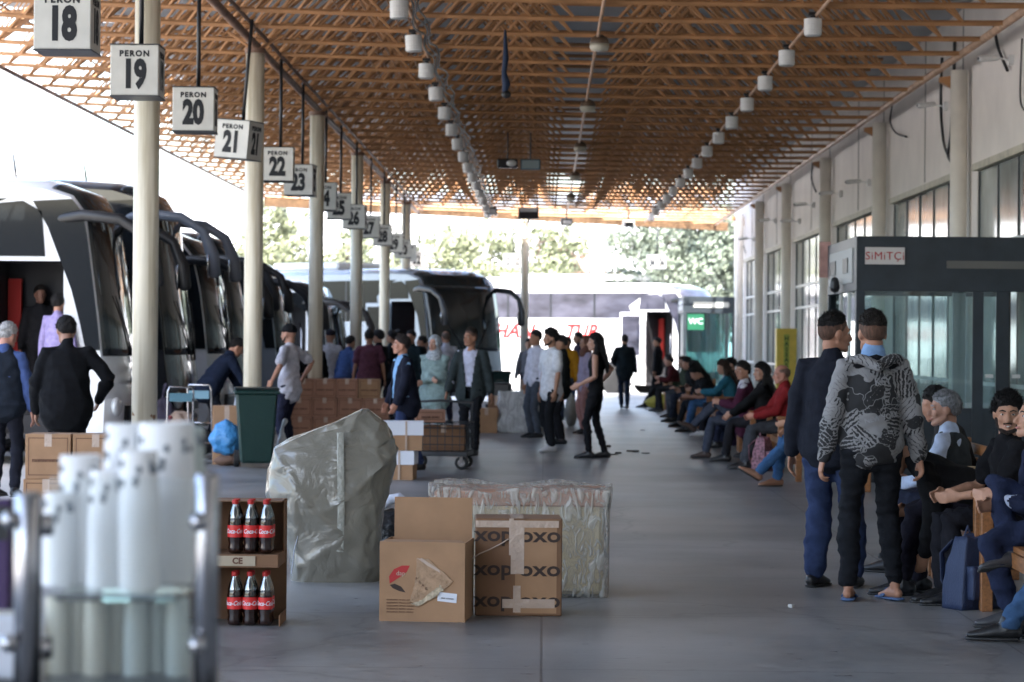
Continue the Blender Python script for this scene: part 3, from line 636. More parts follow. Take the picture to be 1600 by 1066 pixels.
text('lettering', 'HAN', .62, M_red, face_M((-6.6, -1.262, 2.05)), bw, bold=.022, shear=.3, sx=1.1)
text('lettering', 'TUR', .62, M_red, face_M((-4.1, -1.262, 2.05)), bw, bold=.022, shear=.3, sx=1.0)
bus('plain white coach parked far behind the black-fronted one', (XX(520, 92), 92, -.16), R(-5), BW, H=3.5, L=12)

# ------------------------------------------------------------------ far background
M_far = mat('pale far building', (.62, .63, .66), .8, var=.05)
fb = empty('warehouse', (-30, 190, -.16), 0, 'long pale low building far behind the trees', 'building')
MB().box((0, 0, 0), (75, 20, 12)).build('wall', M_far, fb)
MB().box((-.5, -.6, 12), (75.5, 20.5, 12.7)).build('roof', mat('blue grey far roof', (.3, .33, .38), .7), fb)
w0 = None
for k in range(18):
    if w0 is None: w0 = MB().box((0, -.05, 5), (2, -.01, 7)).build('window', mat('far windows', (.2, .23, .26), .3), fb); o = w0
    else: o = w0.copy(); COL.objects.link(o)
    o.location.x = 2+k*4
ab = empty('apartment_block', (-75, 210, -.16), R(10), 'pale apartment block far off at the left beyond the coaches', 'building')
MB().box((0, 0, 0), (34, 14, 26)).build('wall', M_far, ab)
w0 = None
for i in range(8):
    for j in range(7):
        if w0 is None: w0 = MB().box((0, -.06, 0), (1.6, -.01, 1.6)).build('window', mat('far windows', (.2, .23, .26), .3), ab); o = w0
        else: o = w0.copy(); COL.objects.link(o)
        o.location = (2+i*4, 0, 3+j*3.2)
fc = empty('far_canopy', (-2, 118, -.16), 0, 'flat pale grey shelter roof on posts beyond the long white coach', 'canopy')
MB().box((0, 0, 4.6), (13, 8, 4.85)).build('roof', M_alu, fc)
for x_ in (1, 6, 12): MB().bar((x_, .5, 0), (x_, .5, 4.6), .1, 8).build('post', M_alu, fc)
def leafmat(key, c): return mat(key, c, .7, var=.45, vscale=1.3)
LM = [leafmat('olive leaves', (.19, .21, .125)), leafmat('grey green leaves', (.15, .18, .135)), leafmat('reddish leaves', (.28, .17, .13))]
def tree(px, D, hgt, wid, lm, label, dens=1.0, seed=0):
    r = random.Random(seed); e = empty('tree', (XX(px, D), D, -.16), 0, label, 'tree', 'trees beyond the coach park')
    t = MB(); t.tube([(0, 0, 0), (.1, 0, hgt*.25), (-.05, .1, hgt*.5), (.05, 0, hgt*.8)], [.22, .17, .12, .04], 8)
    tips = []
    for k in range(14):
        z = hgt*(.22+.6*k/14); a = r.uniform(0, 6.28); l = wid*.5*(1-.55*(k/14))*r.uniform(.6, 1)
        p = Vector((math.cos(a)*l, math.sin(a)*l, z+l*r.uniform(.15, .6))); t.tube([(0, 0, z), (p*.5+Vector((0, 0, z*.5))), p], [.06, .04, .015], 5)
        tips += [p, p*.6+Vector((0, 0, z*.4))]
    t.build('trunk', mat('bark', (.12, .09, .07), .9), e)
    m = MB(); vs = []; fs = []
    for p in tips:
        for c in range(int(5*dens)+1):
            cc = p+Vector((r.gauss(0, .5), r.gauss(0, .5), r.gauss(0, .45))); rad = r.uniform(.3, .75)
            for k in range(44):
                d = Vector((r.gauss(0, 1), r.gauss(0, 1), r.gauss(0, 1))); d.normalize(); q_ = cc+d*rad*r.uniform(.55, 1); s_ = r.uniform(.07, .15)
                n_ = (d+Vector((r.gauss(0, .5), r.gauss(0, .5), r.gauss(0, .5)))).normalized(); a_ = n_.orthogonal().normalized(); b_ = n_.cross(a_); i0 = len(vs)
                vs += [q_+a_*s_, q_+b_*s_*.7, q_-a_*s_, q_-b_*s_*.7]; fs.append((i0, i0+1, i0+2, i0+3))
    m.add(vs, fs); m.build('crown', lm, e, recalc=False)
for i, (px, D, h_, w_, k, lab, dn) in enumerate([
    (450, 125, 8.8, 7, 0, 'full olive green tree seen between the second and third columns', 1.3), (540, 135, 8.2, 6.5, 0, 'yellow green tree between the third and fourth columns', 1), (600, 145, 7.5, 6, 0, 'thin pale tree behind the hanging signs 27 to 29', .6),
    (700, 122, 8.0, 6, 0, 'loose yellow green tree above the black coach windscreen', .8), (765, 140, 9, 6, 0, 'tall thin tree behind sign 33', .7), (840, 125, 8.4, 6, 0, 'olive tree directly behind the lone column', .9), (905, 150, 7.8, 5.5, 2, 'small reddish leaved tree in the gap between green ones', .6),
    (950, 160, 7.2, 5, 2, 'faint pinkish tree farthest off above the white coach', .4), (1040, 118, 8.6, 6, 1, 'dense grey green tree behind sign 34', 1.5), (1115, 112, 8.8, 6.5, 1, 'dense grey green tree touching the end of the terminal wall', 1.6),
    (380, 150, 8, 7, 0, 'low olive tree half hidden behind the second column', .7)]):
    tree(px, D, h_, w_, LM[k], lab, dn, i)

# ------------------------------------------------------------------ cargo in the foreground
def carton(label, loc, rz, sx, sy, sz, m=M_card, tape=True, prints=None, group=None, cat='carton', top_tape=True):
    e = empty('carton', loc, rz, label, cat, group)
    b = MB(); b.box((-sx/2, -sy/2, 0), (sx/2, sy/2, sz)); bo = b.build('box', m, e, bevel=.004)
    if tape:
        t = MB(); t.box((-.03, -sy/2-.002, sz*.72), (.03, -sy/2-.0008, sz)); t.box((-.03, -sy/2-.001, sz+.0008), (.03, sy/2+.001, sz+.002)); t.build('tape', M_tape, e)
    return e
# open carton with raised flap
p = G(664, 972); e = empty('carton', (p.x, p.y+.22, 0), R(-5), 'open brown carton with one flap standing up, a torn patch and a red leaf mark', 'carton')
sx, sy, sz, t = .47, .42, .43, .006
b = MB(); b.box((-sx/2, -sy/2, 0), (sx/2, -sy/2+t, sz)); b.box((-sx/2, sy/2-t, 0), (sx/2, sy/2, sz)); b.box((-sx/2, -sy/2+t, 0), (-sx/2+t, sy/2-t, sz)); b.box((sx/2-t, -sy/2+t, 0), (sx/2, sy/2-t, sz)); b.box((-sx/2+t, -sy/2+t, 0), (sx/2-t, sy/2-t, t))
b.build('box', M_card, e)
f1 = MB(); f1.add([(-sx/2, -sy/2, sz), (sx/2, -sy/2, sz), (sx/2-.03, -sy/2+.085, sz+.006), (-sx/2+.03, -sy/2+.085, sz+.006), (-sx/2, -sy/2, sz+.005), (sx/2, -sy/2, sz+.005), (sx/2-.03, -sy/2+.085, sz+.011), (-sx/2+.03, -sy/2+.085, sz+.011)],
                   [(0, 3, 2, 1), (4, 5, 6, 7), (0, 1, 5, 4), (1, 2, 6, 5), (2, 3, 7, 6), (3, 0, 4, 7)])
f1.build('front_flap', M_card, e)
f2 = MB(); f2.box((-sx/2+.02, sy/2-t, sz), (sx/2-.01, sy/2-.001, sz+.225)); f2.build('raised_flap', M_card, e)
f3 = MB(); f3.add([(sx/2, -sy/2+.01, sz), (sx/2, sy/2-.02, sz), (sx/2+.10, sy/2-.03, sz-.12), (sx/2+.10, -sy/2+.02, sz-.12), (sx/2+.004, -sy/2+.01, sz+.003), (sx/2+.004, sy/2-.02, sz+.003), (sx/2+.104, sy/2-.03, sz-.117), (sx/2+.104, -sy/2+.02, sz-.117)],
                   [(0, 3, 2, 1), (4, 5, 6, 7), (0, 1, 5, 4), (1, 2, 6, 5), (2, 3, 7, 6), (3, 0, 4, 7)]) if False else f3
yf = -sy/2
def flat(poly, y0, name, m_, par, t=.0015): 
    q = MB(); q.prism(poly, y0-t, y0); return q.build(name, m_, par)
def arc(cx, cz, r1, r2, a0, a1, n=14, rot=0): return [(cx+r1*math.cos(R(a))*math.cos(rot)-r2*math.sin(R(a))*math.sin(rot), cz+r1*math.cos(R(a))*math.sin(rot)+r2*math.sin(R(a))*math.cos(rot)) for a in np.linspace(a0, a1, n)]
flat([(-.178, .205), (-.182, .245), (-.155, .285), (-.11, .305), (-.068, .305), (-.085, .27), (-.125, .24)], yf-.0005, 'red_leaf_mark', M_red, e)
flat([(-.178, .198), (-.15, .205), (-.115, .19), (-.09, .158), (-.125, .165), (-.16, .18)], yf-.0005, 'black_leaf_mark', M_ink, e)
text('lettering', 'dap', .035, M_tape, face_M((-.118, yf-.003, .262)), e)
for k in range(5): text('lettering', 'mmnnmm mnnm nmmn', .014, M_inkb, face_M((-.195, yf-.0015, .118-k*.0165)), e, align='LEFT', sx=1.1)
def jag(poly, amp, n, rnd):
    out = []
    for i in range(len(poly)):
        a, b_ = Vector((*poly[i], 0)), Vector((*poly[(i+1) % len(poly)], 0))
        for k in range(n): q = a.lerp(b_, k/n); out.append((q.x+rnd.uniform(-amp, amp), q.y+rnd.uniform(-amp, amp)))
    return out
rr = random.Random(3)
flat(jag([(-.03, .345), (.03, .345), (.17, .225), (.12, .175), (.06, .13), (-.02, .085), (-.07, .11), (-.04, .2)], .004, 5, rr), yf-.0012, 'torn_flap', mat('bare torn cardboard', (.40, .26, .16), .9, var=.15, vscale=20, bump=.6, bscale=50), e, t=.006)
flat(jag([(-.03, .345), (-.0, .35), (.1, .28), (.1, .268)], .003, 4, rr), yf-.009, 'torn_edge_tape', M_tape, e, t=.003)
flat(jag([(.12, .175), (.06, .13), (-.02, .085), (-.06, .1), (-.0, .12), (.05, .165), (.1, .2)], .005, 6, rr), yf-.008, 'torn_paper_edge', mat('pale torn paper', (.46, .38, .27), .9, var=.35, vscale=60), e, t=.003)
for k, ch in enumerate('F R A G'.split()): text('lettering', ch, .02, M_inkb, face_M((-.03+k*.018, yf-.0095, .235-k*.018)), e)
lb = flat([(.085, .115), (.19, .105), (.193, .155), (.088, .165)], yf-.001, 'shipping_label', M_paper, e)
text('lettering', 'mm nmnm', .016, M_ink, face_M((.14, yf-.0036, .13)) @ Matrix.Rotation(R(-4), 4, 'Z'), lb)
# OXO printed carton
p = G(808, 963); e = empty('carton', (p.x, p.y+.19, 0), R(2), 'brown carton printed with rows of oxo and xop, taped shut', 'carton')
sx, sy, sz = .485, .36, .545
MB().box((-sx/2, -sy/2, 0), (sx/2, sy/2, sz)).build('box', M_card3, e, bevel=.006)
MB().box((-.02, -sy/2-.0025, .015), (sx/2-.03, -sy/2-.001, sz-.01)).build('front_panel', M_card, e)
for k, z_ in enumerate((.45, .26, .085)):
    text('lettering', 'oxo', .115, M_ink, face_M((.118, -sy/2-.0035, z_)), e, bold=.0025, sx=1.25, space=1.02)
    text('lettering', 'xop', .115, M_ink, face_M((-.14, -sy/2-.0035, z_+.004)), e, bold=.0025, sx=1.2)
t_ = MB(); t_.box((-.045, -sy/2-.006, .235), (.03, -sy/2-.004, sz-.01)); t_.box((-.055, -sy/2-.0055, .34), (-.03, -sy/2-.0042, sz)); t_.box((-.03, -sy/2-.006, .02), (.012, -sy/2-.004, .17)); t_.box((-.09, -sy/2-.0065, .045), (sx/2-.04, -sy/2-.0045, .095)); t_.box((-sx/2+.0, -sy/2-.0065, sz-.05), (sx/2-.02, -sy/2-.0045, sz-.012)); t_.box((-.045, -sy/2, sz+.001), (.03, sy/2, sz+.003)); t_.build('tape', M_tape, e)
ct = MB(); ct.tube([(-.29, -sy/2-.02, .30), (-.22, -sy/2-.03, .35), (-.17, -sy/2-.03, .37), (-.10, -sy/2-.02, .405), (-.06, -sy/2-.008, .43)], [(.012, .004), (.006, .004), (.009, .004), (.006, .004), (.006, .004)], 6); ct.build('loose_tape', M_tape, e)

# shrink film material
def film(key, col, trans, bscale, rough=.18, stretch=(1, 1, 1), metal=0):
    m = bpy.data.materials.new(key); m.use_nodes = True; N = m.node_tree.nodes; L = m.node_tree.links; b = N['Principled BSDF']
    out = [n for n in N if n.type == 'OUTPUT_MATERIAL'][0]
    b.inputs['Base Color'].default_value = (*col, 1); b.inputs['Roughness'].default_value = rough; b.inputs['Specular IOR Level'].default_value = .8; b.inputs['Metallic'].default_value = metal
    tc = N.new('ShaderNodeTexCoord'); mp = N.new('ShaderNodeMapping'); mp.inputs['Scale'].default_value = stretch; L.new(tc.outputs['Object'], mp.inputs[0])
    nz = N.new('ShaderNodeTexNoise'); nz.inputs['Scale'].default_value = bscale; nz.inputs['Detail'].default_value = 6; nz.inputs['Distortion'].default_value = .8; L.new(mp.outputs[0], nz.inputs[0])
    # ridged: |n - .5|
    s1 = N.new('ShaderNodeMath'); s1.operation = 'SUBTRACT'; s1.inputs[1].default_value = .5; L.new(nz.outputs[0], s1.inputs[0]); s2 = N.new('ShaderNodeMath'); s2.operation = 'ABSOLUTE'; L.new(s1.outputs[0], s2.inputs[0])
    bp = N.new('ShaderNodeBump'); bp.inputs['Strength'].default_value = 1; bp.inputs['Distance'].default_value = .05; L.new(s2.outputs[0], bp.inputs['Height']); L.new(bp.outputs[0], b.inputs['Normal'])
    tr = N.new('ShaderNodeBsdfTransparent'); mx = N.new('ShaderNodeMixShader')
    mr = N.new('ShaderNodeMapRange'); mr.inputs[1].default_value = 0; mr.inputs[2].default_value = .14; mr.inputs[3].default_value = trans; mr.inputs[4].default_value = trans*.45; L.new(s2.outputs[0], mr.inputs[0])
    L.new(mr.outputs[0], mx.inputs[0]); L.new(b.outputs[0], mx.inputs[1]); L.new(tr.outputs[0], mx.inputs[2]); L.new(mx.outputs[0], out.inputs[0]); return m
M_film = film('clear shrink wrap', (.62, .60, .54), .82, 8, stretch=(2.4, 2, .9))
M_film2 = film('cloudy shrink wrap', (.66, .68, .70), .5, 5, stretch=(2, 2, .8))
M_tarp = film('olive plastic dust sheet', (.18, .17, .14), .0, 4.5, rough=.2)
M_tarp.node_tree.nodes['Bump'].inputs['Strength'].default_value = .5

def grid_box(sx, sy, sz, n, fn):
    """closed box of n x n faces per side, every vertex moved by fn"""
    bm = bmesh.new(); bmesh.ops.create_cube(bm, size=1); bmesh.ops.subdivide_edges(bm, edges=bm.edges[:], cuts=n, use_grid_fill=True)
    for v in bm.verts: v.co = fn(Vector((v.co.x*sx, v.co.y*sy, (v.co.z+.5)*sz)))
    me = bpy.data.meshes.new('m'); bm.to_mesh(me); bm.free(); return me
def link(me, name, m_, parent, smooth=True):
    me.name = name; me.materials.append(m_); o = bpy.data.objects.new(name, me); COL.objects.link(o); o.parent = parent
    if smooth: me.polygons.foreach_set('use_smooth', [True]*len(me.polygons))
    return o
# big shrink wrapped crate
pl, pr = at(680, 900, 15.3), at(948, 900, 15.3)
e = empty('wrapped_crate', ((pl.x+pr.x)/2, 15.75, 0), R(-2), 'wide low crate wound in wrinkled clear shrink wrap behind the cartons', 'parcel')
MB().box((-.50, -.36, .02), (.50, .36, .62)).build('crate', mat('brown load under the wrap', (.46, .37, .22), .8, var=.35, vscale=3), e, bevel=.02)
MB().box((-.515, -.375, .545), (.515, .375, .635)).build('cardboard_collar', M_card2, e, bevel=.01)
def fw(p_):
    q = Vector(p_); n_ = noise.noise(Vector((q.x*5, q.y*5, q.z*2))); n2 = abs(noise.noise(Vector((q.x*16, q.y*16, q.z*5)))); f_ = 1+.025*n_+.02*n2
    top = max(0, (q.z-.5)/.15); q.x *= f_*(1+.03*min(1, top)); q.y *= f_*(1+.03*min(1, top)); q.z += .025*n_*top-.02*n2*top+.01*math.sin(q.x*9)*top
    if q.z < .05: q.z = max(.004, q.z)
    return q
link(grid_box(1.06, .77, .655, 34, fw), 'shrink_wrap', M_film, e)
# plastic covered tall shape
p = G(512, 912)
e = empty('covered_armchair', (p.x, p.y+.3, 0), R(4), 'tall peaked bundle under a creased olive plastic sheet', 'bundle')
prof = [(0, -.265, .315, .24), (.01, -.27, .32, .25), (.12, -.26, .305, .27), (.26, -.30, .295, .28), (.42, -.38, .315, .29), (.55, -.43, .345, .29), (.66, -.42, .375, .28), (.74, -.40, .395, .27), (.82, -.375, .405, .25), (.875, -.34, .40, .24), (.91, -.19, .39, .22), (.97, -.07, .36, .20), (1.03, .05, .31, .16), (1.075, .13, .25, .11), (1.095, .16, .22, .05)]
PZ = [q[0] for q in prof]; LV = [0, .10, .22, .34, .45, .56, .66, .75, .83, .89, .94, .99, 1.04, 1.08, 1.095]; n = 18; rs_ = random.Random(12)
vs = []
for j, z in enumerate(LV):
    l, r_, dp = (np.interp(z, PZ, [q[i_] for q in prof]) for i_ in (1, 2, 3)); cx_ = (l+r_)/2; hw = (r_-l)/2
    for k in range(n):
        a = 2*math.pi*(k+.5*(j % 2)+rs_.uniform(-.06, .06))/n; c_, s_ = math.cos(a), math.sin(a)
        x = cx_+hw*math.copysign(abs(c_)**.6, c_); y = dp*math.copysign(abs(s_)**.7, s_)
        g_ = rs_.uniform(-.006, .006)
        edge_ = 1-abs(c_)**4*.8
        vs.append(Vector((x+c_*g_*edge_, y+s_*g_*1.3*min(1, (z+.05)/.2), z+(rs_.uniform(-.02, .02) if 2 < j < len(LV)-3 else 0))))
fs = []
for j in range(len(LV)-1):
    for k in range(n):
        a_, b_, c_, d_ = j*n+k, j*n+(k+1) % n, (j+1)*n+(k+1) % n, (j+1)*n+k
        fs += [(a_, b_, c_), (a_, c_, d_)] if (j+k) % 2 else [(a_, b_, d_), (b_, c_, d_)]
fs += [tuple(range(n-1, -1, -1)), tuple((len(LV)-1)*n+k for k in range(n))]
m = MB(); m.add(vs, fs); me = m.mesh('plastic_sheet'); bm = bmesh.new(); bm.from_mesh(me)
bmesh.ops.recalc_face_normals(bm, faces=bm.faces); bmesh.ops.subdivide_edges(bm, edges=bm.edges[:], cuts=5, use_grid_fill=True)
CR = [(.15, 1.09, .02, .62, .022, .03), (.15, 1.09, -.30, .86, .02, .03), (-.36, .84, -.16, .50, .03, .028), (-.16, .50, .10, .26, .02, .025), (.40, .84, .14, .58, .03, .028), (.14, .58, -.10, .40, .018, .02), (.06, .98, .06, .18, .012, .014),
      (.39, .76, .29, .25, .02, .02), (.26, .5, .3, .02, .02, .02), (-.24, .56, -.2, .03, .024, .02), (-.2, .1, .02, .24, .024, .03), (.02, .24, .27, .06, .024, .03), (.2, 1.0, .36, .8, .015, .02), (-.4, .7, -.24, .74, .012, .02), (-.3, .42, -.05, .46, .012, .015)]
rc_ = random.Random(9)
for _ in range(60):
    cx_, cz_ = rc_.gauss(.04, .14), rc_.uniform(.3, .95); a_ = rc_.uniform(-1.3, 1.3); l_ = rc_.uniform(.03, .11); CR.append((cx_, cz_, cx_+l_*math.cos(a_), cz_+l_*math.sin(a_), rc_.uniform(-.008, .009), .009))
for _ in range(1): bmesh.ops.smooth_vert(bm, verts=[v for v in bm.verts if .03 < v.co.z < 1.08], factor=.5, use_axis_x=True, use_axis_y=True, use_axis_z=True)
for v in bm.verts:
    q_ = v.co; nn = 0
    for (ax, az, bx_, bz_, am, wd) in CR:
        if q_.y > .12: continue
        ex, ez = bx_-ax, bz_-az; t_ = max(0, min(1, ((q_.x-ax)*ex+(q_.z-az)*ez)/(ex*ex+ez*ez))); dd = math.hypot(q_.x-ax-ex*t_, q_.z-az-ez*t_)+.006*noise.noise(q_*20); nn += am*math.exp(-abs(dd)/wd)*(.6+.4*math.sin(t_*3.1))
    nn += abs(noise.noise(Vector((q_.x*7+q_.z*3, q_.y*5, q_.z*5))))*.008
    dirn = Vector((q_.x*.6, q_.y, 0)).normalized(); v.co = q_+dirn*nn*min(1, q_.z/.04)
bm.to_mesh(me); bm.free(); o = link(me, 'plastic_sheet', M_tarp, e); me.set_sharp_from_angle(angle=R(60))
tp_ = MB(); tp_.tube([(.05, -.262, .95), (.055, -.30, .7), (.06, -.305, .45), (.055, -.29, .2)], [(.022, .003)]*4, 8, frame=(1, 0, 0)); tp_.build('tape_seam', mat('pale shiny tape', (.3, .3, .26), .2, bump=.8, bscale=30), e)
sk = MB()
for k in range(2): sk.tube([(-.2+.0, -.26, .35), (-.235, -.265, .2), (-.25, -.262, .06)], [.004]*3, 5)
sk.build('cord', M_paper, e)
# black bag with white cloth
p = G(606, 880); e = empty('bin_bag', (p.x, p.y+.12, 0), 0, 'black plastic bag with a white cloth bulging from its top, behind the cartons', 'bag')
def fbag(q):
    l = Vector((q.x*1.0, q.y, q.z)); d = Vector((q.x/.16, q.y/.14, (q.z-.18)/.2)); L_ = d.length or 1; d /= L_
    k = 1+.12*noise.noise(Vector((q.x*9, q.y*9, q.z*9)))+.12*abs(noise.noise(Vector((q.x*22, q.y*22, q.z*12))))
    return Vector((d.x*.15*k, d.y*.15*k, max(.003, .17+d.z*.19*k)))
link(grid_box(.3, .3, .36, 16, fbag), 'bag', mat('shiny black plastic', (.01, .012, .015), .25, bump=.8, bscale=25), e)
q = MB(); q.tube([(-.08, 0, .32), (-.06, 0, .38), (.0, 0, .43), (.07, 0, .445), (.12, .0, .42)], [(.03, .025), (.035, .03), (.035, .03), (.035, .03), (.02, .015)], 12); q.build('white_cloth', mat('white crumpled cloth', (.65, .68, .78), .8, bump=1, bscale=25), e, smooth=True)
# cola display: cartons, shelf and bottles
p = G(392, 980)
cbx = p.x-.13; cby = p.y
e = empty('display_carton', (cbx, cby+.19, 0), 0, 'open fronted cardboard display carton holding two layers of cola bottles', 'carton')
b = MB(); sx, sy, H_ = .56, .40, .665
b.box((-sx/2, sy/2-.006, 0), (sx/2, sy/2, H_)); b.box((sx/2-.006, -sy/2+.05, 0), (sx/2, sy/2-.006, .06)); b.box((sx/2-.006, -sy/2+.25, .386), (sx/2, sy/2-.006, H_-.0062)); b.box((-sx/2, -sy/2, 0), (-sx/2+.006, sy/2-.006, H_)); b.box((-sx/2+.006, -sy/2+.13, H_-.006), (sx/2-.006, sy/2-.006, H_)); b.build('box', M_card3, e)
b = MB(); b.box((-sx/2+.007, -sy/2+.02, .315), (sx/2-.007, sy/2-.007, .385)); sh = b.build('shelf_tray', M_card3, e, bevel=.003)
b = MB(); b.box((-.06, -sy/2+.012, .325), (.15, -sy/2+.018, .378)); b.build('pale_label', mat('kraft label', (.40, .33, .24), .8), e)
text('lettering', 'CE', .045, M_inkb, face_M((.055, -sy/2+.011, .351)), e, bold=.002)
M_cola = mat('dark cola', (.018, .006, .004), .05, spec=.6, coat=.4); M_pet = glass('clear bottle plastic', (.75, .72, .70), .8, .08); M_label = mat('red bottle label', (.62, .025, .025), .35)
def bottle():
    o = empty('bottle')
    MB().lathe([(.028, 0), (.034, .006), (.038, .03), (.034, .05), (.038, .07), (.039, .16), (.036, .19), (.026, .225), (.016, .245)], n=20).build('cola', M_cola, o, smooth=True)
    MB().lathe([(.0375, .17), (.0365, .192), (.0285, .222), (.0155, .255), (.0145, .282)], n=20).build('neck', M_pet, o, smooth=True)
    MB().lathe([(.017, .262), (.017, .284), (.015, .286)], n=16).build('cap', M_red, o)
    lab = MB().lathe([(.0385, .085), (.0402, .087), (.0402, .148), (.0385, .15)], n=24).build('label', M_label, o, smooth=False)
    me = text_mesh('Coca-Cola', .034, bold=.0006, shear=.35, extrude=.0003, sx=.8)
    for v in me.vertices: a_ = v.co.x/.0408; y_, z_ = v.co.y, v.co.z; v.co = ((.0408+z_)*math.sin(a_), -(.0408+z_)*math.cos(a_), .117+y_)
    me.materials.clear(); me.materials.append(M_paper); t = bpy.data.objects.new('lettering', me); COL.objects.link(t); t.parent = lab; return o
b0 = bottle(); first = True
for li, (zb_, ln) in enumerate(((.004, 'lower'), (.389, 'upper'))):
    for cI in range(3):
        for rI in range(2):
            bb = b0 if first else copy_tree(b0); first = False
            bb.location = (p.x-.098+cI*.083, cby+.075+rI*.083, zb_); bb.rotation_euler[2] = R(random.uniform(-30, 30)) if rI or li else R((-15, 10, -5)[cI])
            tag(bb, 'cola bottle with red cap, %s layer, %s row, %s from the left' % (ln, ['front', 'back'][rI], ['first', 'second', 'third'][cI]), 'bottle', 'cola bottles in the display carton')

# added unseen block behind the camera, cuts fill light and glass reflections
hb = empty('rear_light_blocker', (0, -42, 0), 0, 'added unseen block behind the camera that cuts fill light and reflections', 'building')
MB().box((-26, -6, -.15), (12, 0, 7.2)).build('wall', mat('light blocker wall', (.34, .32, .30), .8), hb)

# ------------------------------------------------------------------ people
V = Vector
def ik(a, t, l1, l2, hint):
    a, t = V(a), V(t); d = t-a; L_ = min(d.length, (l1+l2)*.998); d.normalize(); t = a+d*L_
    x = (L_*L_+l1*l1-l2*l2)/(2*L_); h = math.sqrt(max(0, l1*l1-x*x)); hint = V(hint); p = hint-d*hint.dot(d); p = p.normalized() if p.length > 1e-4 else d.orthogonal().normalized()
    return a+d*x+p*h, t
def remesh(mb, vox, sm=2, name='m'):
    me = mb.mesh(name); o = bpy.data.objects.new('tmp', me); COL.objects.link(o)
    md = o.modifiers.new('r', 'REMESH'); md.mode = 'VOXEL'; md.voxel_size = vox; md.use_smooth_shade = True
    if sm: m2 = o.modifiers.new('s', 'SMOOTH'); m2.iterations = sm; m2.factor = .5
    out = eval_mesh(o); bpy.data.objects.remove(o); bpy.data.meshes.remove(me); out.name = name; return out
def folds(me, amp, seed, scale=1.0):
    n = len(me.vertices)
    if not n: return
    co = np.empty(n*3); me.vertices.foreach_get('co', co); co = co.reshape(-1, 3); nr = np.empty(n*3); me.vertices.foreach_get('normal', nr); nr = nr.reshape(-1, 3)
    r = np.random.default_rng(seed); d = np.zeros(n)
    for k in range(6):
        wv = r.normal(size=3)*np.array([9, 9, 16])*scale; w2 = r.normal(size=3)*6*scale; d += (1-np.abs(np.sin(co@wv+1.6*np.sin(co@w2+r.uniform(0, 6)))))*r.uniform(.5, 1)
    d = (d-d.mean())/max(1e-6, d.std()); co += nr*(d*amp)[:, None]; me.vertices.foreach_set('co', co.ravel()); me.update()
def addmesh(me, name, m_, parent=None, smooth=True):
    me.materials.clear(); me.materials.append(m_); o = bpy.data.objects.new(name, me); COL.objects.link(o)
    if parent: o.parent = parent
    if smooth: me.polygons.foreach_set('use_smooth', [True]*len(me.polygons))
    return o
PCOUNT = [0]
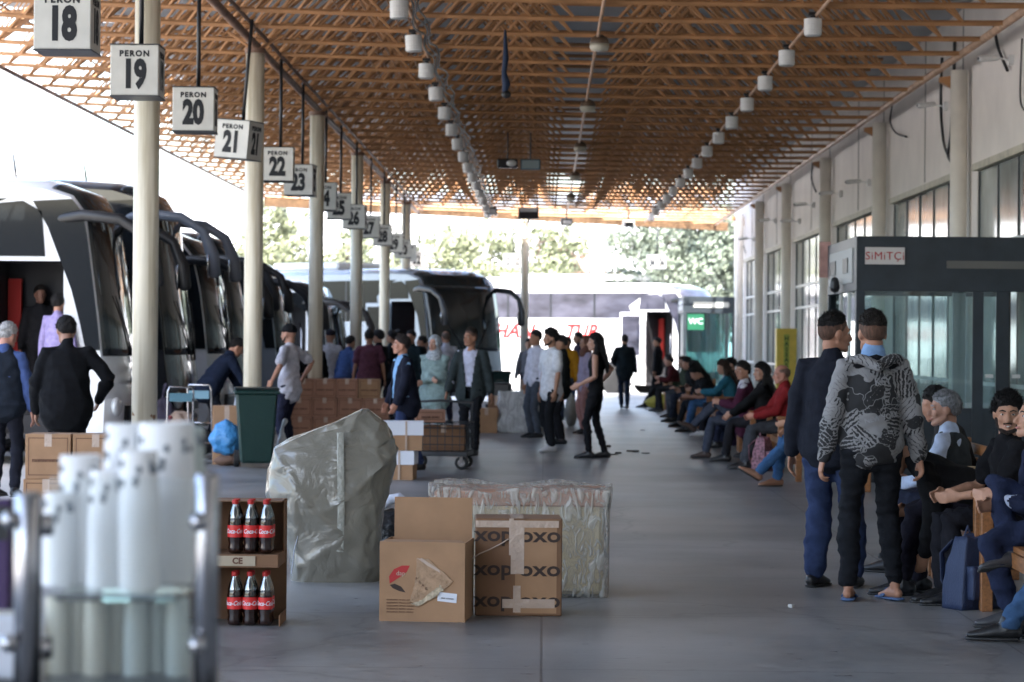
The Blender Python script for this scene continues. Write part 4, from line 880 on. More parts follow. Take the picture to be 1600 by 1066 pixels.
def person(label, loc, rz, pose='stand', s=1.0, vox=.013, skinc=(.42, .22, .14), hair='short', hairc=(.012, .01, .009), top='tshirt', topc=(.5, .5, .52), inner=None, legc=(.02, .022, .03), shoec=(.015, .015, .017),
           hip=None, lean=0, side=0, look=(0, 0), wl=None, wr=None, al=None, ar=None, el=(-.6, -1, -.2), er=(.6, -1, -.2), kn=(0, 1, .15), fat=1.0, shorts=False, bare_feet=False, topm=None, beard=None, face=False, group=None, toe=(8, -8), curl=.5, hem=.13, loose=1.0, legl=1.0):
    PCOUNT[0] += 1; seed = PCOUNT[0]
    sit = pose == 'sit'
    H_ = V(hip or ((0, 0, .54) if sit else (0, 0, .95)))
    if not sit: s *= 1.025
    al = V(al or ((-.11, .42, .08) if sit else (-.10, .0, .08))); ar = V(ar or ((.11, .42, .08) if sit else (.10, .02, .08)))
    up = V((math.sin(R(side)), math.sin(R(lean)), math.cos(R(lean)))).normalized(); rt = V((1, 0, 0)); rt = (rt-up*rt.dot(up)).normalized(); fw = up.cross(rt)
    T = lambda t, x=0, y=0: H_+up*t+rt*x+fw*y
    shL, shR = T(.415, -.163*fat**.4), T(.415, .163*fat**.4)
    wl = V(wl or ((-.14, .34, .62) if sit else (-.27, .04, .82))); wr = V(wr or ((.14, .34, .62) if sit else (.27, .04, .82)))
    eL, wl = ik(shL, wl, .285, .25, el); eR, wr = ik(shR, wr, .285, .25, er)
    hL, hR = T(-.02, -.085), T(-.02, .085)
    kL, al = ik(hL, al, .44*legl, .43*legl, kn); kR, ar = ik(hR, ar, .44*legl, .43*legl, kn)
    # head frame
    hy, hp = R(look[0]), R(look[1]); f0 = V((fw.x, fw.y, fw.z*.25)).normalized() if lean else V((0, 1, 0))
    Rm = Matrix.Rotation(hy, 3, 'Z'); hf = Rm @ f0; hr_ = hf.cross(V((0, 0, 1))).normalized(); Rp = Matrix.Rotation(hp, 3, hr_); hf = Rp @ hf; hu = hr_.cross(hf).normalized()
    nb = T(.495); hc = nb+up*.028+hu*.10+hf*.018; F = (hr_, hf, hu)
    hp_ = lambda x, y, z: hc+hr_*x+hf*y+hu*z
    def hands(mb, wpos, dirv, sgn, grow=0):
        d = V(dirv).normalized(); pn = V((-sgn, 0, 0)); pn = (pn-d*pn.dot(d)); pn = pn.normalized() if pn.length > .1 else d.orthogonal().normalized(); sd_ = d.cross(pn)*1.0
        if sd_.dot(V((0, 1, .3))) < 0: sd_ = -sd_
        mb.tube([wpos, wpos+d*.03, wpos+d*.085], [(.026, .019), (.036, .016), (.038, .014)], 10, frame=sd_)
        if vox > .0145: mb.tube([wpos+d*.08, wpos+d*.13+pn*.015, wpos+d*.165+pn*.04], [(.034, .013), (.032, .012), (.024, .01)], 10, frame=sd_)
        else:
            for k, ln in enumerate((.074, .084, .078, .062)):
                o_ = (1.5-k)*.0195; b_ = wpos+d*.088+sd_*o_; c1 = curl*(.9+.15*k)
                p1 = b_+(d*math.cos(c1*.5)+pn*math.sin(c1*.5))*ln*.45; p2 = p1+(d*math.cos(c1*1.2)+pn*math.sin(c1*1.2))*ln*.32; p3 = p2+(d*math.cos(c1*1.8)+pn*math.sin(c1*1.8))*ln*.25
                mb.tube([b_, p1, p2, p3], [.0098, .0092, .0085, .0075], 8)
        tb_ = wpos+d*.03+sd_*.028; mb.tube([tb_, tb_+d*.03+sd_*.018+pn*.01, tb_+d*.055+sd_*.014+pn*.025], [.0135, .0115, .009], 8)
    b = MB()
    # torso, neck, limbs of the body
    b.tube([T(-.09), T(0), T(.08), T(.18), T(.30), T(.38), T(.43), T(.475)], [(.09, .075), (.14*fat, .09*fat), (.135*fat, .085*fat), (.12*fat, .08*fat), (.138*fat**.6, .095), (.14, .09), (.11, .07), (.055, .055)], 18, frame=rt)
    b.tube([T(.45, 0, -.01), nb, hp_(0, -.03, -.06)], [.062, .054, .052], 14)
    for sh, e_, w_, sg_ in ((shL, eL, wl, -1), (shR, eR, wr, 1)):
        b.tube([T(.43, sg_*.06), sh, sh.lerp(e_, .35), e_, e_.lerp(w_, .35), w_], [.035, .045, .042, .036, .037, .024], 12)
        hands(b, w_, w_-e_, sg_)
    for h_, k_, a_ in ((hL, kL, al), (hR, kR, ar)):
        b.tube([h_, h_.lerp(k_, .35), k_, k_.lerp(a_, .35), a_], [.064, .06, .042, .042, .031], 12)
    feet = []
    for a_, k_, tw in ((al, kL, toe[0]), (ar, kR, toe[1])):
        sh_ = (a_-k_).normalized(); tf = V((0, 1, 0)) if abs(sh_.z) > .5 else V((0, .6, .5)); tf = tf-sh_*tf.dot(sh_)*.75; tf = (Matrix.Rotation(R(-tw), 3, 'Z') @ tf).normalized()
        if a_.z < .12: tf.z = 0; tf.normalize()
        dn = -V((0, 0, 1)) if a_.z < .12 else (sh_-tf*sh_.dot(tf)).normalized(); feet.append((a_, tf, dn))
        b.tube([a_-tf*.035+dn*.035, a_+tf*.04+dn*.03, a_+tf*.12+dn*.05, a_+tf*.165+dn*.055], [(.03, .03), (.034, .038), (.04, .022), (.032, .014)], 10, frame=tf.cross(dn))
    # head
    b.ell(hp_(0, -.008, .022), (.074, .094, .092), F, 18, 12); b.ell(hp_(0, .018, -.03), (.058, .072, .085), F, 16, 10)
    b.tube([hp_(-.052, .0, -.055), hp_(-.035, .05, -.088), hp_(0, .075, -.098), hp_(.035, .05, -.088), hp_(.052, 0, -.055)], [.018, .02, .022, .02, .018], 10)
    b.tube([hp_(0, .085, .012), hp_(0, .098, -.012), hp_(0, .108, -.034)], [.008, .011, .016], 10); b.ell(hp_(0, .094, -.04), (.018, .012, .009), F, 10, 6)
    b.tube([hp_(-.045, .072, .02), hp_(0, .086, .022), hp_(.045, .072, .02)], [.010, .011, .010], 8)
    b.tube([hp_(-.02, .084, -.066), hp_(0, .09, -.066), hp_(.02, .084, -.066)], [.007, .009, .007], 8)
    for q in (-1, 1): b.ell(hp_(q*.077, -.008, -.008), (.011, .024, .033), F, 10, 8); b.ell(hp_(q*.036, .062, -.03), (.022, .02, .024), F, 10, 8)
    bm_ = remesh(b, vox*.75 if face else vox, 1, 'person'); body = addmesh(bm_, 'person', skin(skinc)); body.location = loc; body.rotation_euler[2] = rz; body.scale = (s, s, s)
    tag(body, label, 'person', group)
    vc = vox*1.05
    # trousers
    t = MB(); lo = loose
    t.tube([T(-.10), T(-.03), T(.05), T(.11)], [(.10, .09), (.16*fat, .112*fat), (.152*fat, .104*fat), (.142*fat, .094*fat)], 18, frame=rt)
    for h_, k_, a_ in ((hL, kL, al), (hR, kR, ar)):
        end = .12 if shorts else (.93 if not bare_feet else .86); c_ = k_.lerp(a_, end)
        t.tube([h_, h_.lerp(k_, .35), h_.lerp(k_, .8), k_, k_.lerp(a_, .3), c_], [.094*lo**.3, .088*lo**.5, .068*lo, .064*lo, .066*lo, .056*lo], 14)
    tm_ = remesh(t, vc, 2, 'trousers'); folds(tm_, .0042 if vox > .012 else .0055, seed*3+1, 1.2); addmesh(tm_, 'trousers', fab(legc), body)
    # shoes
    for a_, tf, dn in feet:
        if bare_feet:
            f_ = MB(); f_.tube([a_-tf*.05+dn*.066, a_+tf*.06+dn*.068, a_+tf*.19+dn*.07], [(.04, .009), (.045, .009), (.04, .009)], 12, frame=tf.cross(dn)); f_.tube([a_+tf*.09+dn*.06-tf.cross(dn)*.045, a_+tf*.10+dn*.015, a_+tf*.09+dn*.06+tf.cross(dn)*.045], [(.03, .006)]*3, 8, frame=tf)
            f_.build('slipper', fab(shoec), body, smooth=True); continue
        f_ = MB(); fx_ = tf.cross(dn)
        f_.tube([a_-tf*.045+dn*.035, a_+tf*.0+dn*.028, a_+tf*.07+dn*.036, a_+tf*.14+dn*.05, a_+tf*.19+dn*.056], [(.036, .042), (.042, .048), (.046, .04), (.047, .026), (.036, .018)], 12, frame=fx_)
        f_.tube([a_+dn*.03, a_-dn*.02], [(.046, .046), (.04, .04)], 10)
        sm_ = remesh(f_, .009 if vox < .015 else .013, 1, 'shoe'); so = addmesh(sm_, 'shoe', mat('shoe %.2f %.2f %.2f' % shoec, shoec, .45, bump=.1, bscale=80), body)
        if vox < .015: q = MB(); q.tube([a_-tf*.055+dn*.07, a_+tf*.07+dn*.071, a_+tf*.205+dn*.072], [(.036, .009), (.044, .009), (.036, .009)], 12, frame=fx_); q.build('sole', mat('sole %s' % (max(shoec) > .3), (.5, .5, .48) if max(shoec) > .1 else (.03, .03, .03), .7), so, smooth=True)
    # upper garment(s)
    def garment(name, m_, th, sleeve, hem_, opening=0, nosleeve=False, fold=.004, collar=0):
        g = MB(); k = fat
        g.tube([T(-hem_), T(-.03), T(.08), T(.18), T(.30), T(.375), T(.43), T(.475)],
               [((.178*k+th*1.5, .128*k+th*1.5) if name != 'sweater' else (.170*k+th*.7, .122*k+th*.7)), (.170*k+th*1.1, .116*k+th*1.1), (.152*k+th*1.1, .104*k+th*1.1), (.142*k+th, .1*k+th), (.152*k**.7+th*.8, .108+th*.8), (.15*k**.6+th*.7, .10+th*.7), (.12*k**.5+th*.6, .078+th*.6), (.062+th*.5, .056+th*.5)], 20, frame=rt)
        if collar: g.tube([T(.455, 0, -.012), T(.487+collar*.014, 0, -.004)], [.066+th*.4, .058+th*.25], 14)
        if not nosleeve:
            for sh, e_, w_, sg_ in ((shL, eL, wl, -1), (shR, eR, wr, 1)):
                P_ = [T(.425, sg_*.06), sh]; R_ = [.040+th*.6, .052+th*.7]
                if sleeve <= 1: P_ += [sh.lerp(e_, .5*sleeve), sh.lerp(e_, sleeve)]; R_ += [.054+th, .056+th]
                else: P_ += [sh.lerp(e_, .4), e_, e_.lerp(w_, .4*(sleeve-1)), e_.lerp(w_, sleeve-1)]; R_ += [.051+th*.8, .046+th*.8, .045+th*.8, .036+th*.7]
                g.tube(P_, R_, 14)
        me = remesh(g, vc, 2, name); folds(me, fold, seed*5+len(name), 1.0)
        if opening or name in ('vest',):
            bm = bmesh.new(); bm.from_mesh(me); kill = []
            for f in bm.faces:
                c_ = f.calc_center_median()-H_; x_, y_, z_ = c_.dot(rt), c_.dot(fw), c_.dot(up)
                if y_ > .02 and abs(x_) < opening*(.35+.65*max(0, z_+.05)/.5) and abs(x_) < .13 and z_ > -.2: kill.append(f)
            bmesh.ops.delete(bm, geom=kill, context='FACES'); bm.to_mesh(me); bm.free()
        o_ = addmesh(me, name, m_, body)
        if opening: md = o_.modifiers.new('t', 'SOLIDIFY'); md.thickness = .006
        return o_
    if top == 'tshirt': garment('tshirt', topm or fab(topc), .016, .72, hem, fold=.005)
    elif top == 'sleeveless': garment('top', topm or fab(topc), .008, 0, .02, nosleeve=True)
    elif top == 'shirt': garment('shirt', topm or fab(topc), .008, 1.93, .04, collar=1)
    elif top == 'sweater': garment('sweater', topm or fab(topc), .02, 1.97, hem, fold=.005, collar=1)
    elif top == 'jacket':
        garment('shirt', fab(inner or (.5, .5, .52)), .006, 1.9, .02, collar=1); garment('jacket', topm or fab(topc), .024, 1.93, hem, opening=.10)
    elif top == 'vest':
        garment('shirt', fab(inner or (.5, .52, .6)), .01, 1.93, .04, collar=1, fold=.005); garment('vest', topm or fab(topc), .026, 0, .05, opening=.06, nosleeve=True)
    # hair
    def shell(fn_mask, th, name, m_, low=None, dens=1):
        hm = MB(); nu, nv = (64, 44) if vox < .015 else (28, 18)
        def f(d):
            q = V(d).normalized(); k = th
            x, y, z = q.x*.078, q.y*.098, q.z*.095
            mask = fn_mask(x, y-.01, z+.022); kk = 1+(k*mask-.10*(1-mask))
            kk += mask*min(1, th*9)*(.05*noise.noise(q*4+V((seed, 0, 0)))+.035*noise.noise(V((q.x*13, q.y*13, q.z*9+seed)))+.02*noise.noise(V((q.x*34, q.y*34, q.z*20))))
            return (x*kk, y*kk, z*kk)
        vsq = []; cc = hp_(0, -.01, .024)
        for j in range(nv+1):
            for i in range(nu):
                thh, ph = math.pi*j/nv, 2*math.pi*i/nu; d = f((math.sin(thh)*math.cos(ph), math.sin(thh)*math.sin(ph), math.cos(thh))); vsq.append(cc+hr_*d[0]+hf*d[1]+hu*d[2])
        hm.add(vsq, [(j*nu+i, (j+1)*nu+i, (j+1)*nu+(i+1) % nu, j*nu+(i+1) % nu) for j in range(nv) for i in range(nu)])
        if vox < .0155 and name == 'hair':
            rt_ = random.Random(seed); ln_ = {'fade': .020, 'short': .014, 'thick': .026, 'grey': .016, 'bald': .006}.get(hair, .015)
            for _ in range(1500 if vox < .0125 else 500):
                j = rt_.randrange(1, nv); i = rt_.randrange(nu); thh, ph = math.pi*j/nv, 2*math.pi*i/nu; q = V((math.sin(thh)*math.cos(ph), math.sin(thh)*math.sin(ph), math.cos(thh)))
                mk_ = fn_mask(q.x*.078, q.y*.098-.01, q.z*.095+.022)
                if mk_ < .45: continue
                p0 = vsq[j*nu+i]; dr = q*.55+V((rt_.gauss(0, .35), .25+rt_.gauss(0, .4), .1+rt_.gauss(0, .3))); dr = (hr_*dr.x+hf*dr.y+hu*dr.z).normalized(); L2 = ln_*rt_.uniform(.5, 1.1)*mk_
                hm.tube([p0-dr*.004, p0+dr*L2*.5, p0+dr*L2], [.0045 if vox < .0125 else .008, .003 if vox < .0125 else .006, .0006], 3, caps=False)
        return hm.build(name, m_, body, smooth=True)
    HL = [(-.12, -.05), (-.06, -.045), (-.02, -.005), (.02, .015), (.05, .05), (.09, .075)]
    hl_ = lambda y: float(np.interp(y, [a for a, _ in HL], [b_ for _, b_ in HL]))
    if hair in ('short', 'fade', 'thick', 'long', 'grey'):
        def mk(x, y, z):
            jag_ = .008*noise.noise(V((x*60, y*60, seed)))
            m_ = 1/(1+math.exp(-(z-hl_(y)+jag_-(.028 if hair == 'fade' else 0))*(75 if hair == 'fade' else 110)))
            if hair == 'fade': m_ *= .30+.70/(1+math.exp(-(z-.06)*60))
            return m_
        shell(mk, {'short': .10, 'fade': .17, 'thick': .20, 'long': .16, 'grey': .07}[hair], 'hair', hairm(hairc))
        if hair == 'fade': shell(lambda x, y, z: 1/(1+math.exp(-(z-hl_(y)+.004)*120)), .028, 'shaved_sides', hairm(tuple(c*.5+q*.30 for c, q in zip(hairc, skinc))))
    if hair == 'bald': shell(lambda x, y, z: (1/(1+math.exp(-(z-hl_(y))*170)))*(1/(1+math.exp((z-.05)*120))), .035, 'hair', hairm(hairc))
    if hair == 'long':
        g = MB(); g.tube([hp_(0, -.05, .05), hp_(0, -.085, -.03), nb-fw*.09, T(.36, 0, -.14), T(.22, .02, -.15)], [(.075, .05), (.09, .05), (.11, .045), (.10, .035), (.05, .02)], 16, frame=rt)
        for q in (-1, 1): g.tube([hp_(q*.07, 0, .04), hp_(q*.082, -.01, -.06), T(.44, q*.11, -.01), T(.34, q*.12, .02)], [.03, .032, .035, .02], 10)
        me = remesh(g, vox, 1, 'long_hair'); folds(me, .004, seed, 2.5); addmesh(me, 'long_hair', hairm(hairc), body)
    if hair in ('scarf', 'hijab'):
        m_ = topm2 = mat('patterned scarf', (.36, .40, .44), .8, var=.6, vscale=45) if hair == 'scarf' else fab((.15, .07, .05))
        shell(lambda x, y, z: 1/(1+math.exp(-(.052-y-.3*max(0, -z))*170)) if z < .07 else 1, .16, 'headscarf', m_)
        g = MB(); g.tube([hp_(0, .0, -.075), nb+up*.03, T(.44, 0, .03)], [(.075, .08), (.095, .095), (.13, .11)], 16); me = remesh(g, vox, 1, 'scarf_drape'); folds(me, .004, seed, 2); addmesh(me, 'scarf_drape', m_, body)
    if hair == 'cap':
        shell(lambda x, y, z: 1/(1+math.exp(-(z-.03)*170)), .14, 'cap', fab(hairc)); g = MB(); g.tube([hp_(0, .08, .045), hp_(0, .15, .035)], [(.06, .006), (.045, .004)], 12, frame=hr_); g.build('peak', fab(hairc), body)
    if face:
        for q in (-1, 1):
            g = MB(); g.ell(hp_(q*.031, .074, .001), (.013, .009, .0065), F, 12, 8); eo = g.build('eye', mat('eye white', (.5, .47, .44), .3), body, smooth=True)
            g = MB(); g.ell(hp_(q*.031, .0795, .001), (.006, .005, .006), F, 10, 6); g.build('iris', mat('dark iris', (.02, .012, .01), .2), eo, smooth=True)
            g = MB(); g.tube([hp_(q*.014, .090, .021), hp_(q*.032, .089, .027), hp_(q*.05, .077, .021)], [(.003, .004), (.003, .005), (.002, .003)], 6); g.build('eyebrow', hairm(hairc), body)
        g = MB(); g.tube([hp_(-.022, .088, -.064), hp_(-.01, .096, -.068), hp_(0, .0985, -.069), hp_(.01, .096, -.068), hp_(.022, .088, -.064)], [(.003, .004), (.004, .006), (.004, .006), (.004, .006), (.003, .004)], 8); g.build('lips', mat('lips', (.36, .13, .10), .5), body, smooth=True)
        if face == 'smile': g = MB(); g.tube([hp_(-.018, .093, -.066), hp_(0, .1025, -.070), hp_(.018, .093, -.066)], [(.002, .003), (.003, .0045), (.002, .003)], 8); g.build('teeth', mat('teeth', (.65, .62, .58), .3), body, smooth=True)
    if beard:
        shb = MB(); shb.tube([hp_(-.066, .005, -.03), hp_(-.056, .025, -.07), hp_(-.034, .06, -.096), hp_(0, .083, -.106), hp_(.034, .06, -.096), hp_(.056, .025, -.07), hp_(.066, .005, -.03)], [(.010, .010), (.014, .013), (.015, .018), (.016, .02), (.015, .018), (.014, .013), (.010, .010)], 10)
        shb.tube([hp_(-.024, .088, -.055), hp_(0, .101, -.051), hp_(.024, .088, -.055)], [(.004, .005), (.005, .005), (.004, .005)], 6); shb.build('beard', hairm(beard), body, smooth=True)
    body['_j'] = 1; del body['_j']
    return body, dict(T=T, wl=wl, wr=wr, hc=hc)
NEAR, MID, FAR = .0105, .0145, .019
def S_(px, D): return (XX(px, D), D, 0)

# hoodie print
def hoodie_mat():
    m = bpy.data.materials.new('black and grey printed hoodie'); m.use_nodes = True; N = m.node_tree.nodes; L = m.node_tree.links; b = N['Principled BSDF']; b.inputs['Roughness'].default_value = .9
    tc = N.new('ShaderNodeTexCoord'); v = N.new('ShaderNodeTexVoronoi'); v.inputs['Scale'].default_value = 9; nd = N.new('ShaderNodeTexNoise'); nd.inputs['Scale'].default_value = 9; L.new(tc.outputs['Object'], nd.inputs[0]); va = N.new('ShaderNodeVectorMath'); va.operation = 'MULTIPLY_ADD'; va.inputs[1].default_value = (.2, .2, .2); L.new(nd.outputs[1], va.inputs[0]); L.new(tc.outputs['Object'], va.inputs[2]); L.new(va.outputs[0], v.inputs[0])
    sp = N.new('ShaderNodeSeparateColor'); L.new(v.outputs['Color'], sp.inputs[0]); ml = N.new('ShaderNodeMath'); ml.operation = 'MULTIPLY'; ml.inputs[1].default_value = 3.1; L.new(sp.outputs[0], ml.inputs[0])
    vr = N.new('ShaderNodeVectorRotate'); vr.rotation_type = 'Y_AXIS'; L.new(tc.outputs['Object'], vr.inputs['Vector']); L.new(ml.outputs[0], vr.inputs['Angle'])
    w1 = N.new('ShaderNodeTexWave'); w1.inputs['Scale'].default_value = 14; w1.inputs['Distortion'].default_value = 4; w1.inputs['Detail Scale'].default_value = 3; L.new(vr.outputs[0], w1.inputs[0])
    n2 = N.new('ShaderNodeTexNoise'); n2.inputs['Scale'].default_value = 110; L.new(vr.outputs[0], n2.inputs[0])
    v2 = N.new('ShaderNodeTexVoronoi'); v2.feature = 'DISTANCE_TO_EDGE'; v2.inputs['Scale'].default_value = 9; L.new(va.outputs[0], v2.inputs[0])
    c1 = N.new('ShaderNodeMath'); c1.operation = 'MULTIPLY'; L.new(w1.outputs[1], c1.inputs[0]); L.new(n2.outputs[0], c1.inputs[1])
    a1 = N.new('ShaderNodeMath'); a1.operation = 'MULTIPLY_ADD'; a1.inputs[1].default_value = 1.0; L.new(sp.outputs[1], a1.inputs[0]); L.new(c1.outputs[0], a1.inputs[2])
    r = N.new('ShaderNodeValToRGB'); r.color_ramp.elements[0].position = .80; r.color_ramp.elements[0].color = (.020, .020, .022, 1); r.color_ramp.elements[1].position = .88; r.color_ramp.elements[1].color = (.22, .216, .22, 1); L.new(a1.outputs[0], r.inputs[0])
    r2 = N.new('ShaderNodeValToRGB'); r2.color_ramp.elements[0].position = .012; r2.color_ramp.elements[0].color = (1, 1, 1, 1); r2.color_ramp.elements[1].position = .03; r2.color_ramp.elements[1].color = (0, 0, 0, 1); L.new(v2.outputs[0], r2.inputs[0])
    mx = N.new('ShaderNodeMix'); mx.data_type = 'RGBA'; L.new(r2.outputs[0], mx.inputs[0]); L.new(r.outputs[0], mx.inputs[6]); mx.inputs[7].default_value = (.2, .2, .205, 1); L.new(mx.outputs[2], b.inputs['Base Color']); return m


# --- the two men in front
DN = (.022, .035, .10)
person('young man in navy jacket and blue jeans, back turned, head turned to his companion', (XX(1300, 16.15), 16.15, 0), R(-22), s=.995, vox=NEAR, skinc=(.36, .18, .115), hair='fade', top='sweater', topc=(.012, .014, .022), legc=(.028, .042, .095), look=(-48, 0), fat=1.08, hem=.10, loose=1.22, wl=(-.26, .02, .84), wr=(.22, .14, .9), al=(-.11, .02, .08), ar=(.13, .10, .08), face=True, beard=None)
hb_, J = person('young man in printed black and grey hoodie and slippers seen from behind', (XX(1364, 15.35), 15.35, 0), R(6), s=.995, vox=NEAR, skinc=(.38, .19, .12), hair='fade', hairc=(.016, .011, .008), top='sweater', topm=hoodie_mat(), legc=(.010, .011, .014), shoec=(.10, .16, .30), bare_feet=True, fat=1.02, look=(6, 0), hem=.05, al=(-.135, 0, .08), ar=(.15, .02, .08), wl=(-.29, .02, .82), wr=(.30, .04, .82), loose=1.02, curl=.8, toe=(18, -14), face=True)
# hood, inner collar and print
g = MB(); T = J['T']; g.tube([T(.46, -.15, -.03), T(.47, -.09, -.085), T(.43, 0, -.135), T(.47, .09, -.085), T(.46, .15, -.03)], [(.035, .03), (.05, .035), (.06, .04), (.05, .035), (.035, .03)], 14)
me = remesh(g, NEAR, 2, 'hood'); folds(me, .004, 5, 1.5); addmesh(me, 'hood', MATS.get('h') or hb_.children[[c.name.split('.')[0] for c in hb_.children].index('sweater')].data.materials[0], hb_)
g = MB(); g.tube([T(.44, -.10, -.05), T(.47, 0, -.085), T(.44, .10, -.05)], [(.045, .03)]*3, 14); addmesh(remesh(g, NEAR, 1, 'hood_lining'), 'hood_lining', fab((.008, .008, .01)), hb_)
g = MB(); g.tube([T(.485, 0, -.01), T(.525, 0, -.005)], [.075, .068], 18); g.build('collar', fab((.20, .33, .55)), hb_, smooth=True)
sw = [c for c in hb_.children if c.name.startswith('sweater')][0]
def print_on(txt, size, cx, cz, rot=0):
    me = text_mesh(txt, size, bold=.0015, extrude=.0003); out = []
    c_, s_ = math.cos(R(rot)), math.sin(R(rot))
    for v in me.vertices:
        x, y = v.co.x*c_-v.co.y*s_+cx, v.co.x*s_+v.co.y*c_+cz
        ok, h, nn, i_ = sw.ray_cast(V((x, -1, y)), V((0, 1, 0))); v.co = (x, (h.y if ok else -.15)-.004-v.co.z, y)
    addmesh(me, 'lettering', fab((.27, .27, .28)), hb_, smooth=False)
bpy.context.view_layer.update()
print_on('KSY', .062, .035, 1.29, 5); print_on('NEW YORK', .04, .03, 1.08, 12); print_on('KSY', .04, -.08, .95, -35)
# --- seated group near the right edge (they face the platform, towards -x)
BX = 2.98
person('grey haired man in white shirt and dark vest seated on the near bench', (XX(1494, 17.2), 17.2, 0), R(66), 'sit', s=.99, vox=NEAR, skinc=(.40, .21, .14), hair='grey', hairc=(.30, .30, .31), top='vest', topc=(.035, .04, .045), inner=(.48, .55, .70), legc=(.03, .035, .06), lean=6, look=(22, 0), fat=1.1, face=True, hip=(0, 0, .50))
person('smiling young man in black with thick black hair on the near bench', (XX(1588, 15.3), 15.3, 0), R(100), 'sit', s=.98, vox=NEAR, skinc=(.43, .23, .15), hair='thick', hairc=(.010, .008, .008), top='tshirt', topc=(.009, .009, .011), legc=(.012, .012, .016), look=(72, -4), lean=6, face='smile', beard=(.03, .018, .014), hip=(0, 0, .54), wl=(-.10, .38, .66), wr=(.2, .36, .66))
person('man in navy suit jacket and white shirt, hands folded, at the right edge', (XX(1662, 14.1), 14.1, 0), R(92), 'sit', s=.99, vox=NEAR, skinc=(.43, .23, .15), hair='fade', top='jacket', topc=(.014, .018, .04), inner=(.42, .46, .58), legc=(.016, .022, .05), look=(6, 12), lean=17, face=True, hip=(0, 0, .55), wl=(.02, .36, .70), wr=(.05, .37, .66), al=(-.12, .30, .08), ar=(-.10, .30, .40), kn=(0, 1, .8), shoec=(.05, .05, .055))
_lb, JL = person('man in black leather jacket bent far forward on the near bench, arm hanging down', (XX(1535, 15.75), 15.75, 0), R(82), 'sit', s=1.02, vox=NEAR, skinc=(.36, .19, .12), hair='short', top='sweater', topc=(.008, .008, .009), legc=(.016, .014, .022), lean=60, look=(0, -38), hip=(0, -.02, .56), wl=(-.14, .33, .27), wr=(.14, .42, .50), al=(-.12, .46, .08), ar=(.12, .36, .08), el=(-.3, -.2, .3), fat=1.15, curl=.35)
person('person in faded blue jeans stretching a black shoe into view at the right edge', (3.12, 13.35, 0), R(84), 'sit', s=1.0, vox=NEAR, skinc=(.4, .2, .13), top='sweater', topc=(.03, .03, .04), legc=(.04, .085, .17), shoec=(.008, .008, .009), al=(-.12, .70, .085), ar=(.12, .50, .085), hip=(0, 0, .54))
person('person in grey trousers on the bench behind the leaning man', (3.05, 18.4, 0), R(92), 'sit', s=1.0, vox=MID, skinc=(.36, .18, .12), top='sweater', topc=(.02, .018, .018), legc=(.025, .02, .035), lean=22, look=(0, -10), wl=(-.1, .4, .7), wr=(.1, .4, .7))
dl_ = (JL['wl']-JL['T'](.415, -.16)).normalized()
g = MB(); g.tube([JL['wl']-dl_*.012, JL['wl']+dl_*.012], [.034, .034], 16, caps=False); wt = g.build('wristwatch', M_steel, _lb, smooth=False)
g = MB(); g.tube([JL['wl']+V((-.030, 0, 0)), JL['wl']+V((-.040, 0, 0))], [.02, .019], 16, caps=False); g.build('watch_face', M_paper, wt)
# --- bench row further back
def sat(label, px, D, rz=90, **k):
    rs = random.Random(len(label)*7+int(D*10)); u = rs.uniform
    k.setdefault('al', (-.12+u(-.05, .03), .42+u(-.16, .14), .08)); k.setdefault('ar', (.12+u(-.03, .06), .42+u(-.16, .14), .08))
    k.setdefault('wl', (-.14+u(-.06, .10), .34+u(-.10, .08), .64+u(-.03, .12))); k.setdefault('wr', (.14+u(-.10, .06), .34+u(-.10, .08), .64+u(-.03, .12))); rz += u(-10, 10)
    k.setdefault('vox', MID); k.setdefault('hip', (0, 0, .55)); return person(label, (XX(px, D), D, 0), R(rz), 'sit', **k)
sat('seated person hidden behind the man in navy, tan shoe sticking out', 1290, 27.6, vox=MID, topc=(.05, .06, .08), top='sweater', legc=(.04, .10, .22), shoec=(.26, .13, .08), al=(-.10, .74, .16), ar=(.1, .5, .08))
sat('balding old man in red jacket seated in profile on a wooden bench', 1232, 31.5, skinc=(.44, .20, .14), hair='bald', hairc=(.2, .12, .09), top='sweater', topc=(.20, .016, .018), legc=(.045, .047, .055), lean=6, look=(4, -4), wl=(-.06, .40, .66), wr=(.06, .42, .66), face=True, fat=1.1)
sat('woman in black with dark hair seated between the red jacket and the crossed-leg man', 1196, 33.4, skinc=(.44, .24, .17), hair='long', top='sweater', topc=(.010, .010, .011), legc=(.02, .02, .025), look=(35, 0), lean=4, face=True, wl=(0, .42, .64), wr=(.1, .42, .62))
sat('woman in brown and green coat leaning forward beside the red jacket', 1214, 34.6, skinc=(.42, .22, .15), hair='hijab', top='sweater', topc=(.05, .045, .025), legc=(.03, .03, .035), lean=16, look=(10, -10))
sat('young man in maroon jacket over white shirt with one leg crossed high', 1165, 34.4, 84, skinc=(.42, .22, .15), hair='short', top='jacket', topc=(.07, .018, .04), inner=(.5, .5, .55), legc=(.055, .065, .095), look=(40, 0), lean=2, al=(-.06, .52, .08), ar=(.02, .70, .43), kn=(0, 1, .6), face=True, shoec=(.05, .03, .025))
sat('person in dark clothes with blue jeans sitting behind the maroon jacket', 1172, 37.8, skinc=(.4, .2, .13), hair='short', top='sweater', topc=(.06, .01, .02), legc=(.02, .025, .05), look=(10, 0), lean=10)
sat('woman with teal sleeve and white jacket seated holding a pink cup', 1145, 42.6, skinc=(.46, .26, .18), hair='long', hairc=(.04, .02, .012), top='jacket', topc=(.03, .14, .20), inner=(.55, .55, .58), legc=(.02, .02, .028), shoec=(.6, .6, .62), look=(20, -10), lean=14, wl=(-.08, .5, .74), wr=(.08, .46, .70), al=(-.1, .5, .08), ar=(.12, .42, .08))
